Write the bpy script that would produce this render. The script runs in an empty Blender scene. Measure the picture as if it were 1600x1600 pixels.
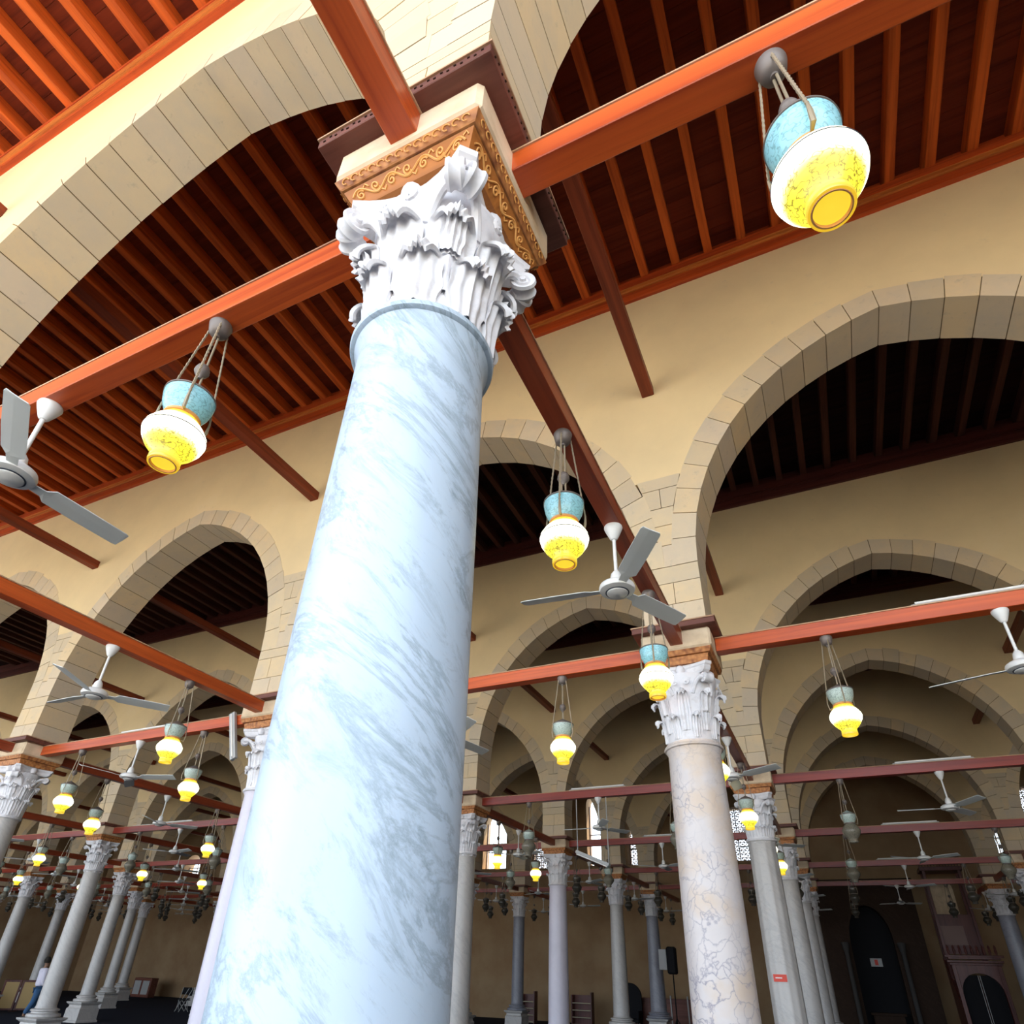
import bpy, bmesh, math, random
from mathutils import Vector, Matrix
PI = math.pi
random.seed(7)
S = bpy.context.scene
COL = S.collection

# ------------------------------------------------------------------ camera
cam_d = bpy.data.cameras.new('camera'); cam = bpy.data.objects.new('camera', cam_d); COL.objects.link(cam)
cam_d.sensor_fit = 'HORIZONTAL'; cam_d.sensor_width = 36.0; cam_d.lens = 22.23736
cam_d.shift_x = -0.0021948; cam_d.shift_y = 0.0713093
cam_d.clip_start = 0.05; cam_d.clip_end = 400
_rt = [[0.90768, -0.1966, -0.37076], [0.41868, 0.4847, 0.76797], [0.02872, -0.8523, 0.52226]]
_cx = Vector([r[0] for r in _rt]); _cy = -Vector([r[1] for r in _rt]); _cz = -Vector([r[2] for r in _rt])
CAM = Vector((1.0759, -1.3458, 1.918))
cam.matrix_world = Matrix(((_cx.x, _cy.x, _cz.x, CAM.x), (_cx.y, _cy.y, _cz.y, CAM.y), (_cx.z, _cy.z, _cz.z, CAM.z), (0, 0, 0, 1)))
S.camera = cam

# ------------------------------------------------------------------ light
W = bpy.data.worlds.new('sky'); S.world = W; W.use_nodes = True
_bg = W.node_tree.nodes['Background']
_bg.inputs[0].default_value = (0.74, 0.86, 1.0, 1); _bg.inputs[1].default_value = 3.4
sun_d = bpy.data.lights.new('sun', 'SUN'); sun_d.energy = 11.0; sun_d.angle = 0.01; sun_d.color = (1.0, 0.86, 0.66)
sun = bpy.data.objects.new('sun', sun_d); COL.objects.link(sun)
sun.rotation_euler = Vector((0.25, 0.42, 0.87)).to_track_quat('Z', 'Y').to_euler(); sun.location = (10, 10, 60)
_pd = bpy.data.lights.new('courtyard_opening', 'AREA'); _pd.shape = 'RECTANGLE'; _pd.size = 60; _pd.size_y = 11.3
_pd.cycles.is_portal = True
_po = bpy.data.objects.new('courtyard_opening', _pd); COL.objects.link(_po)
_po.location = (-18, -5.7, 5.7); _po.rotation_euler = (PI/2, 0, 0)     # faces into the hall (+y)
S.view_settings.view_transform = 'Standard'; S.view_settings.look = 'None'
S.view_settings.exposure = 0.27; S.view_settings.gamma = 1.0; S.view_settings.use_curve_mapping = False
S.cycles.use_denoising = True
S.cycles.max_bounces = 8; S.cycles.diffuse_bounces = 6; S.cycles.glossy_bounces = 3; S.cycles.transmission_bounces = 2
S.cycles.sample_clamp_indirect = 6.0

# ------------------------------------------------------------------ materials
def mat(name, rgb, rough=0.6, spec=0.4, metal=0.0):
    m = bpy.data.materials.new(name); m.use_nodes = True
    b = m.node_tree.nodes['Principled BSDF']
    b.inputs['Base Color'].default_value = (*rgb, 1); b.inputs['Roughness'].default_value = rough
    b.inputs['Specular IOR Level'].default_value = spec; b.inputs['Metallic'].default_value = metal
    return m
def N(m, t, **kw):
    n = m.node_tree.nodes.new(t)
    for k, v in kw.items(): setattr(n, k, v)
    return n
def L(m, a, b): m.node_tree.links.new(a, b)
def bsdf(m): return m.node_tree.nodes['Principled BSDF']
def ramp(m, fac, stops):
    r = N(m, 'ShaderNodeValToRGB'); e = r.color_ramp.elements
    e[0].position = stops[0][0]; e[0].color = (*stops[0][1], 1)
    e[1].position = stops[-1][0]; e[1].color = (*stops[-1][1], 1)
    for p, c in stops[1:-1]:
        x = e.new(p); x.color = (*c, 1)
    L(m, fac, r.inputs[0]); return r.outputs[0]
def coords(m, scale=(1, 1, 1), rot=(0, 0, 0)):
    g = N(m, 'ShaderNodeNewGeometry'); mp = N(m, 'ShaderNodeMapping')
    mp.inputs['Scale'].default_value = scale; mp.inputs['Rotation'].default_value = rot
    L(m, g.outputs['Position'], mp.inputs[0]); return mp.outputs[0]
def noise(m, vec, scale, detail=4, rough=0.55, dist=0.0):
    n = N(m, 'ShaderNodeTexNoise'); n.inputs['Scale'].default_value = scale; n.inputs['Detail'].default_value = detail
    n.inputs['Roughness'].default_value = rough; n.inputs['Distortion'].default_value = dist
    L(m, vec, n.inputs['Vector']); return n.outputs[0]
def mix(m, fac, a, b, mode='MIX'):
    x = N(m, 'ShaderNodeMix', data_type='RGBA', blend_type=mode)
    if isinstance(fac, float): x.inputs[0].default_value = fac
    else: L(m, fac, x.inputs[0])
    for i, v in ((6, a), (7, b)):
        if isinstance(v, tuple): x.inputs[i].default_value = (*v, 1)
        else: L(m, v, x.inputs[i])
    return x.outputs[2]
def bump(m, h, strength=0.3, dist=0.01):
    b = N(m, 'ShaderNodeBump'); b.inputs['Strength'].default_value = strength; b.inputs['Distance'].default_value = dist
    L(m, h, b.inputs['Height']); L(m, b.outputs[0], bsdf(m).inputs['Normal'])

def wood(name, c1, c2, axis, rough=0.45, spec=0.4, fine=1.0):
    m = mat(name, c1, rough, spec)
    sc = {'X': (.5, 14, 14), 'Y': (14, .5, 14), 'Z': (14, 14, .5)}[axis]
    v = coords(m, sc)
    n1 = noise(m, v, 1.0 * fine, 6, .65, .6)
    c = ramp(m, n1, [(.28, c2), (.5, c1), (.75, tuple(min(1, x * 1.25) for x in c1))])
    v2 = coords(m, tuple(s * .35 for s in sc)); n2 = noise(m, v2, 1.3, 3)
    c = mix(m, ramp(m, n2, [(.45, (0, 0, 0)), (.7, (.55, .55, .55))]), c, c2)
    L(m, c, bsdf(m).inputs['Base Color']); bump(m, n1, .12, .004)
    return m
M = {}
M['beam_x'] = wood('varnished_timber_x', (.60, .105, .018), (.34, .035, .008), 'X', .34, .5)
M['beam_y'] = wood('varnished_timber_y', (.56, .10, .018), (.28, .03, .007), 'Y', .34, .5)
M['joist'] = wood('joist_timber', (.55, .105, .014), (.26, .035, .006), 'Y', .6, .25)
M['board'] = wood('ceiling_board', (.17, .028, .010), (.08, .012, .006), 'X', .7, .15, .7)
M['joist_dark'] = wood('shaded_joist', (.10, .035, .022), (.05, .018, .014), 'Y', .65, .2)  # joist timber with the shade of the inner aisles put into its colour
M['board_dark'] = wood('shaded_board', (.030, .012, .010), (.018, .008, .008), 'X', .75, .1, .7)  # ceiling board, likewise darkened to carry the aisle shade
M['cornice_dark'] = wood('shaded_cornice', (.12, .03, .022), (.06, .015, .012), 'X', .5, .3)  # cornice copy, inner aisle shade painted into the tone
M['cornice'] = wood('cornice_timber', (.50, .075, .014), (.24, .025, .007), 'X', .42, .35)
M['gilt'] = wood('cornice_molding', (.62, .20, .04), (.38, .09, .02), 'X', .3, .5)
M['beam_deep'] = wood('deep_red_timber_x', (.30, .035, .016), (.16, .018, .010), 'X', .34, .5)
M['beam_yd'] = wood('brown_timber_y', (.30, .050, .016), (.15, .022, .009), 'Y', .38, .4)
M['strut'] = wood('strut_timber', (.24, .045, .015), (.12, .02, .008), 'Y', .5, .3)
M['plate'] = wood('dark_timber_plate', (.18, .065, .045), (.10, .03, .02), 'X', .5, .35)
M['batten'] = wood('pale_batten', (.55, .34, .20), (.30, .15, .09), 'X', .6, .2)

def plaster():
    m = mat('cream_plaster', (.78, .60, .36), .9, .1)
    v = coords(m); n = noise(m, v, .6, 5, .6); n2 = noise(m, v, 5, 5, .7); n3 = noise(m, v, 1.7, 3, .5)
    c = ramp(m, n, [(.3, (.74, .57, .33)), (.6, (.83, .64, .36)), (.8, (.85, .67, .42))])
    c = mix(m, ramp(m, n2, [(.62, (0, 0, 0)), (.8, (.35, .35, .35))]), c, (.56, .46, .33))
    L(m, c, bsdf(m).inputs['Base Color']); bump(m, n2, .15, .006); return m
M['plaster'] = plaster()
def stone():
    m = mat('cut_limestone', (.66, .55, .40), .85, .15)
    v = coords(m)
    g = N(m, 'ShaderNodeNewGeometry')
    c = ramp(m, g.outputs['Random Per Island'], [(0, (.58, .46, .31)), (.35, (.69, .54, .34)), (.7, (.64, .52, .38)), (1, (.74, .55, .31))])
    n = noise(m, v, 2.2, 6, .65); n2 = noise(m, v, 9, 5, .7)
    c = mix(m, ramp(m, n, [(.42, (0, 0, 0)), (.72, (.5, .5, .5))]), c, (.50, .44, .36))
    c = mix(m, ramp(m, n2, [(.60, (0, 0, 0)), (.75, (.45, .45, .45))]), c, (.38, .32, .25))
    L(m, c, bsdf(m).inputs['Base Color']); bump(m, n2, .25, .006); return m
M['stone'] = stone()
M['block'] = mat('pale_stone_block', (.80, .66, .47), .85, .15)
def _blk():
    m = M['block']; v = coords(m); n = noise(m, v, 5, 5, .6)
    L(m, ramp(m, n, [(.35, (.64, .49, .32)), (.6, (.78, .62, .43))]), bsdf(m).inputs['Base Color']); bump(m, n, .3, .008)
_blk()
M['mortar'] = mat('brown_mortar', (.23, .165, .09), .95, .05)

def marble(name, base, vein, vs=2.6, veins='streak', amt=.6, rough=.35):
    m = mat(name, base, rough, .45)
    v = coords(m, (1, 1, .55), (.5, .35, 0)) if veins == 'streak' else coords(m)
    n = noise(m, v, vs, 7, .62, 1.2)
    c = ramp(m, n, [(.30, tuple(x * .93 for x in base)), (.55, base)])
    if veins == 'streak':
        g2 = N(m, 'ShaderNodeNewGeometry'); cb = N(m, 'ShaderNodeCombineXYZ')
        for i, ax in enumerate(((.23, .18, -.30), (1.15, .92, 1.49), (.75, -.94, 0))):
            dp = N(m, 'ShaderNodeVectorMath', operation='DOT_PRODUCT'); dp.inputs[1].default_value = ax
            L(m, g2.outputs['Position'], dp.inputs[0]); L(m, dp.outputs['Value'], cb.inputs[i])
        vv = cb.outputs[0]; n2 = noise(m, vv, 6.5, 12, .80, .6)
        patch = noise(m, coords(m, (1, 1, .7)), 1.7, 4, .6, .5)
        f = ramp(m, n2, [(.51, (0, 0, 0)), (.72, (amt,) * 3)])
        pf = ramp(m, patch, [(.36, (.30,) * 3), (.62, (1,) * 3)])
        ff = N(m, 'ShaderNodeMath', operation='MULTIPLY'); L(m, f, ff.inputs[0]); L(m, pf, ff.inputs[1])
        c = mix(m, ff.outputs[0], c, vein)
        n4 = noise(m, vv, 1.5, 9, .7, .6)
        c = mix(m, ramp(m, n4, [(.47, (0, 0, 0)), (.50, (amt * .45,) * 3), (.53, (0, 0, 0))]), c, vein)
    else:
        d = N(m, 'ShaderNodeTexVoronoi', feature='DISTANCE_TO_EDGE'); d.inputs['Scale'].default_value = 7
        nn = N(m, 'ShaderNodeTexNoise'); nn.inputs['Scale'].default_value = 4; nn.inputs['Detail'].default_value = 5
        L(m, v, nn.inputs['Vector'])
        ad = N(m, 'ShaderNodeMixRGB'); ad.blend_type = 'ADD'; ad.inputs[0].default_value = .45
        L(m, v, ad.inputs[1]); L(m, nn.outputs[1], ad.inputs[2]); L(m, ad.outputs[0], d.inputs['Vector'])
        f = ramp(m, d.outputs[0], [(0, (amt,) * 3), (.035, (amt * .35,) * 3), (.08, (0, 0, 0))])
        n5 = noise(m, v, 1.4, 3)
        f2 = N(m, 'ShaderNodeMath', operation='MULTIPLY'); L(m, f, f2.inputs[0])
        L(m, ramp(m, n5, [(.40, (.1,) * 3), (.6, (1,) * 3)]), f2.inputs[1])
        c = mix(m, ramp(m, noise(m, v, 2.2, 4), [(.45, (0, 0, 0)), (.62, (.8,) * 3)]), c, (.66, .52, .40))
        c = mix(m, f2.outputs[0], c, vein)
    L(m, c, bsdf(m).inputs['Base Color']); return m
M['marble_white'] = marble('white_marble', (.50, .60, .705), (.15, .20, .225), 2.2, 'streak', 1.0, .4)
M['marble_pink'] = marble('pinkish_veined_marble', (.66, .60, .58), (.26, .24, .30), 2.0, 'vein', .9)
M['marble_grey'] = marble('grey_marble', (.56, .53, .50), (.33, .32, .32), 2.0, 'streak', .7)
M['marble_lilac'] = marble('lilac_marble', (.66, .62, .70), (.52, .47, .56), 2.0, 'streak', .3)
M['marble_dark'] = marble('blue_grey_marble', (.30, .30, .34), (.16, .16, .2), 2.4, 'streak', .8)
def carved():
    m = mat('capital_marble', (.76, .73, .72), .65, .3)
    v = coords(m); n = noise(m, v, 12, 6, .65); n2 = noise(m, v, 3, 3)
    c = ramp(m, n, [(.3, (.60, .57, .57)), (.5, (.74, .73, .75)), (.8, (.78, .76, .77))])
    c = mix(m, ramp(m, n2, [(.55, (0, 0, 0)), (.75, (.4, .4, .4))]), c, (.78, .64, .60))
    L(m, c, bsdf(m).inputs['Base Color']); bump(m, n, .25, .004); return m
M['capital'] = carved()
def carvedwood():
    m = mat('carved_wood', (.52, .22, .07), .55, .35)
    v = coords(m, (1, 1, 1)); vo = N(m, 'ShaderNodeTexVoronoi', feature='SMOOTH_F1'); vo.inputs['Scale'].default_value = 28
    L(m, v, vo.inputs['Vector'])
    c = ramp(m, vo.outputs[0], [(.15, (.58, .25, .08)), (.5, (.42, .16, .05)), (.75, (.22, .07, .03))])
    L(m, c, bsdf(m).inputs['Base Color']); bump(m, vo.outputs[0], .6, .012); return m
M['carved_wood'] = carvedwood()
M['frieze'] = wood('honey_wood_frieze', (.40, .14, .03), (.22, .07, .015), 'X', .5, .3)
M['scroll'] = mat('scroll_relief', (.74, .36, .10), .5, .35)
M['groove'] = mat('dark_groove', (.06, .03, .02), .8, .1)
M['bronze'] = mat('dull_bronze', (.20, .165, .145), .5, .4, .35)
M['chain'] = mat('twisted_brass_chain', (.34, .27, .18), .55, .4, .3)
def glass(name, kind):
    m = mat(name, (.9, .8, .1), .25, .5)
    t = N(m, 'ShaderNodeTexCoord'); sx = N(m, 'ShaderNodeSeparateXYZ'); L(m, t.outputs['Object'], sx.inputs[0])
    v = N(m, 'ShaderNodeTexNoise'); v.inputs['Scale'].default_value = 34; v.inputs['Detail'].default_value = 1.5
    mp = N(m, 'ShaderNodeMapping'); mp.inputs['Scale'].default_value = (1, 1, 1.6); L(m, t.outputs['Object'], mp.inputs[0]); L(m, mp.outputs[0], v.inputs['Vector'])
    script = ramp(m, v.outputs[0], [(.45, (0, 0, 0)), (.5, (1, 1, 1)), (.55, (0, 0, 0))])
    if kind == 'lit':
        mr = N(m, 'ShaderNodeMapRange'); mr.inputs[1].default_value = -1.06; mr.inputs[2].default_value = -.735
        L(m, sx.outputs[2], mr.inputs[0])
        c = ramp(m, mr.outputs[0], [(0, (.95, .50, .01)), (.12, (1.0, .78, .05)), (.20, (1.0, .88, .03)), (.34, (1.0, .92, .05)), (.46, (1.0, .97, .75)), (.74, (1.0, .97, .80)), (.86, (1.0, .82, .04)), (1, (.9, .45, .01))])
        s = ramp(m, mr.outputs[0], [(0, (.24,) * 3), (.12, (.32,) * 3), (.34, (.40,) * 3), (.48, (1,) * 3), (.72, (1,) * 3), (.86, (.38,) * 3), (1, (.26,) * 3)])
        band = ramp(m, mr.outputs[0], [(.14, (0, 0, 0)), (.18, (1, 1, 1)), (.38, (1, 1, 1)), (.46, (.15,) * 3), (.74, (.05, .05, .05)), (.82, (.7,) * 3), (.95, (.7,) * 3), (1, (0, 0, 0))])
        f = N(m, 'ShaderNodeMath', operation='MULTIPLY'); L(m, script, f.inputs[0]); L(m, band, f.inputs[1])
        f2 = N(m, 'ShaderNodeMath', operation='MULTIPLY'); L(m, f.outputs[0], f2.inputs[0]); f2.inputs[1].default_value = 1.0
        cc = mix(m, f2.outputs[0], c, (.16, .10, .0))
        ms = N(m, 'ShaderNodeMath', operation='MULTIPLY'); L(m, s, ms.inputs[0]); ms.inputs[1].default_value = 2.7
        b = bsdf(m); L(m, cc, b.inputs['Emission Color']); L(m, ms.outputs[0], b.inputs['Emission Strength'])
        b.inputs['Base Color'].default_value = (.25, .2, .05, 1)
    else:
        base = {'blue': (.30, .58, .66), 'pale': (.46, .56, .50), 'dull': (.22, .20, .15), 'shade': (.075, .065, .05)}[kind]  # 'shade' is the darker unlit glass
        L(m, mix(m, script, base, tuple(x * .55 for x in base)), bsdf(m).inputs['Base Color'])
        if kind == 'blue':
            bsdf(m).inputs['Roughness'].default_value = .12
            bsdf(m).inputs['Emission Color'].default_value = (.18, .6, .62, 1); bsdf(m).inputs['Emission Strength'].default_value = .10
    return m
M['globe_lit'] = glass('lit_amber_glass', 'lit'); M['bowl_blue'] = glass('turquoise_enamel_glass', 'blue')
M['bowl_pale'] = glass('pale_enamel_glass', 'pale'); M['globe_off'] = glass('unlit_glass', 'dull')
M['glass_dark'] = glass('dark_unlit_glass', 'shade')  # darker copy of the unlit glass for the deeper rows
M['orange_ring'] = mat('amber_neck', (.75, .35, .12), .5, .4)
M['fan'] = mat('white_fan_enamel', (.78, .77, .74), .35, .5)
M['blade'] = mat('grey_fan_blade', (.68, .70, .68), .4, .5)
M['dark_line'] = mat('dark_ring', (.05, .06, .08), .5, .3)
M['tube'] = mat('white_tube', (.85, .83, .78), .4, .4)
M['steel'] = mat('painted_grey_metal', (.42, .42, .41), .45, .4)
M['carpet'] = mat('dark_carpet', (.030, .034, .05), .95, .05)
M['paving'] = mat('courtyard_marble', (.82, .76, .66), .5, .3)
def _pav():
    m = M['paving']; br = N(m, 'ShaderNodeTexBrick'); br.inputs['Scale'].default_value = 1.0
    br.inputs['Color1'].default_value = (.84, .79, .70, 1); br.inputs['Color2'].default_value = (.78, .72, .62, 1); br.inputs['Mortar'].default_value = (.5, .46, .4, 1)
    L(m, coords(m, (1, 1, 1)), br.inputs['Vector']); L(m, br.outputs[0], bsdf(m).inputs['Base Color'])
_pav()
M['wall_far'] = mat('tan_wall', (.36, .24, .13), .9, .1)
def _wf():
    m = M['wall_far']; n = noise(m, coords(m), .9, 5)
    L(m, ramp(m, n, [(.35, (.33, .205, .11)), (.65, (.40, .275, .155))]), bsdf(m).inputs['Base Color'])
_wf()
M['dark_stone'] = marble('dark_mihrab_marble', (.045, .028, .020), (.09, .055, .04), 3, 'streak', .5, .8)
bsdf(M['dark_stone']).inputs['Specular IOR Level'].default_value = .08
M['black'] = mat('black_plastic', (.012, .012, .014), .7, .12)
M['screen'] = mat('pierced_stucco', (.42, .36, .33), .9, .1)
M['maho'] = wood('mahogany_joinery', (.13, .038, .03), (.07, .018, .015), 'Z', .4, .4)
M['red'] = mat('red_sticker', (.75, .10, .07), .6, .3)
M['white'] = mat('white_paint', (.85, .83, .8), .6, .3)
M['smoky'] = mat('smoky_stone', (.07, .065, .062), .7, .1)
M['pinkish'] = mat('faded_pink_panel', (.28, .19, .17), .7, .2)
M['gold'] = mat('gilded_panel', (.50, .34, .14), .5, .4, .2)
M['books'] = mat('cream_book_spines', (.55, .48, .34), .7, .2)

# ------------------------------------------------------------------ mesh helpers
class MB:
    def __init__(s): s.v = []; s.f = []; s.m = []; s.mats = []
    def mi(s, m):
        if m not in s.mats: s.mats.append(m)
        return s.mats.index(m)
    def add(s, vs, fs, m):
        o = len(s.v); i = s.mi(m); s.v += [tuple(v) for v in vs]
        for f in fs: s.f.append(tuple(o + k for k in f)); s.m.append(i)
    def box(s, x0, x1, y0, y1, z0, z1, m, b=0):
        if b <= 0:
            s.add([(x0, y0, z0), (x1, y0, z0), (x1, y1, z0), (x0, y1, z0), (x0, y0, z1), (x1, y0, z1), (x1, y1, z1), (x0, y1, z1)],
                  [(0, 3, 2, 1), (4, 5, 6, 7), (0, 1, 5, 4), (1, 2, 6, 5), (2, 3, 7, 6), (3, 0, 4, 7)], m); return
        bm = bmesh.new(); bmesh.ops.create_cube(bm, size=1)
        for v in bm.verts: v.co = Vector(((x0 + x1) / 2 + v.co.x * (x1 - x0), (y0 + y1) / 2 + v.co.y * (y1 - y0), (z0 + z1) / 2 + v.co.z * (z1 - z0)))
        bmesh.ops.bevel(bm, geom=bm.edges[:], offset=b, segments=1, affect='EDGES', profile=.5)
        bm.verts.index_update(); s.add([v.co for v in bm.verts], [[v.index for v in f.verts] for f in bm.faces], m); bm.free()
    def lathe(s, prof, n, m, c=(0, 0, 0), caps=(True, True), lean=None, flute=0, nf=0):
        vs = []; fs = []
        for r, z in prof:
            for k in range(n):
                a = 2 * PI * k / n; rr = r * (1 - flute * (0.5 + .5 * math.cos(nf * a))) if flute else r
                ox, oy = lean(z) if lean else (0, 0)
                vs.append((c[0] + ox + rr * math.cos(a), c[1] + oy + rr * math.sin(a), c[2] + z))
        P = len(prof)
        up = prof[-1][1] >= prof[0][1]
        for i in range(P - 1):
            for k in range(n):
                a, b = i * n + k, i * n + (k + 1) % n
                f = (a, b, b + n, a + n); fs.append(f if up else f[::-1])
        if caps[0]: fs.append(tuple(range(n))[::-1] if up else tuple(range(n)))
        if caps[1]: fs.append(tuple((P - 1) * n + k for k in range(n)) if up else tuple((P - 1) * n + k for k in range(n))[::-1])
        s.add(vs, fs, m)
    def sq(s, prof, m, c=(0, 0, 0), cap=True):     # square-plan molding; prof = [(half, z)]
        vs = []; fs = []
        for h, z in prof:
            vs += [(c[0] - h, c[1] - h, c[2] + z), (c[0] + h, c[1] - h, c[2] + z), (c[0] + h, c[1] + h, c[2] + z), (c[0] - h, c[1] + h, c[2] + z)]
        for i in range(len(prof) - 1):
            for k in range(4):
                a, b = i * 4 + k, i * 4 + (k + 1) % 4; fs.append((a, b, b + 4, a + 4))
        fs.append((3, 2, 1, 0)); q = (len(prof) - 1) * 4; fs.append((q, q + 1, q + 2, q + 3)); s.add(vs, fs, m)
    def tube(s, pts, r, n, m, closed=False, taper=None):
        pts = [Vector(p) for p in pts]; vs = []; fs = []; P = len(pts); up = None
        for i, p in enumerate(pts):
            d = (pts[min(i + 1, P - 1)] - pts[max(i - 1, 0)]).normalized()
            if up is None: up = Vector((0, 0, 1)) if abs(d.z) < .9 else Vector((1, 0, 0))
            a = d.cross(up).normalized(); b = a.cross(d).normalized(); up = b
            rr = r if taper is None else r * taper[i]
            for k in range(n):
                t = 2 * PI * k / n; vs.append(p + a * math.cos(t) * rr + b * math.sin(t) * rr)
        for i in range(P - 1):
            for k in range(n):
                q, w = i * n + k, i * n + (k + 1) % n; fs.append((q, w, w + n, q + n))
        fs.append(tuple(range(n))[::-1]); fs.append(tuple((P - 1) * n + k for k in range(n))); s.add(vs, fs, m)
    def prism(s, poly, y0, y1, m):          # polygon in xz extruded along y
        n = len(poly); vs = [(x, y0, z) for x, z in poly] + [(x, y1, z) for x, z in poly]
        fs = [tuple(range(n)), tuple(range(2 * n - 1, n - 1, -1))] + [(k, k + n, (k + 1) % n + n, (k + 1) % n) for k in range(n)]
        s.add(vs, fs, m)
    def build(s, name, parent=None, smooth=False, loc=None):
        me = bpy.data.meshes.new(name); me.from_pydata(s.v, [], s.f)
        for m in s.mats: me.materials.append(m)
        me.polygons.foreach_set('material_index', s.m)
        bm = bmesh.new(); bm.from_mesh(me); bmesh.ops.recalc_face_normals(bm, faces=bm.faces[:]); bm.to_mesh(me); bm.free()
        if smooth:
            me.polygons.foreach_set('use_smooth', [True] * len(me.polygons))
            try: me.set_sharp_from_angle(angle=math.radians(40))
            except Exception: pass
        o = bpy.data.objects.new(name, me); COL.objects.link(o)
        if loc: o.location = loc
        if parent: o.parent = parent
        return o
def tag(o, label=None, cat=None, group=None, kind=None):
    if label: o['label'] = label
    if cat: o['category'] = cat
    if group: o['group'] = group
    if kind: o['kind'] = kind
    return o
def thing(name, loc=(0, 0, 0), rz=0, **k):
    o = bpy.data.objects.new(name, None); COL.objects.link(o); o.location = loc; o.rotation_euler = (0, 0, rz); o.empty_display_size = .1
    return tag(o, **k)
def copy_tree(o, parent=None):
    c = o.copy(); COL.objects.link(c); c.parent = parent
    for ch in o.children: copy_tree(ch, c)
    return c
ORD = ['front', 'second', 'third', 'fourth', 'fifth', 'sixth', 'seventh']

# ------------------------------------------------------------------ the grid of the hall
XS = {2: 11.98, 1: 5.99, 0: 0.0, -1: -5.99, -2: -11.84, -3: -17.97, -4: -24.05, -5: -29.9, -6: -35.9, -7: -41.9}
YS = [0.0, 5.3585, 11.337, 16.734, 22.236, 27.131]
YQ = 32.45                          # face of the far wall
HT = 0.315                          # half thickness of the arcade walls
TOP = 11.75
PH = 0.34                           # half width of a pier
ZP = 5.25                           # foot of the piers

# ---- setting: ground
m = MB(); m.box(-48, 13, -5.75, YQ, -.1, 0, M['carpet']); tag(m.build('floor'), kind='structure')
m = MB(); m.box(-90, 60, -70, -5.75, -.14, -.02, M['paving']); tag(m.build('floor'), kind='structure')

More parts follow.
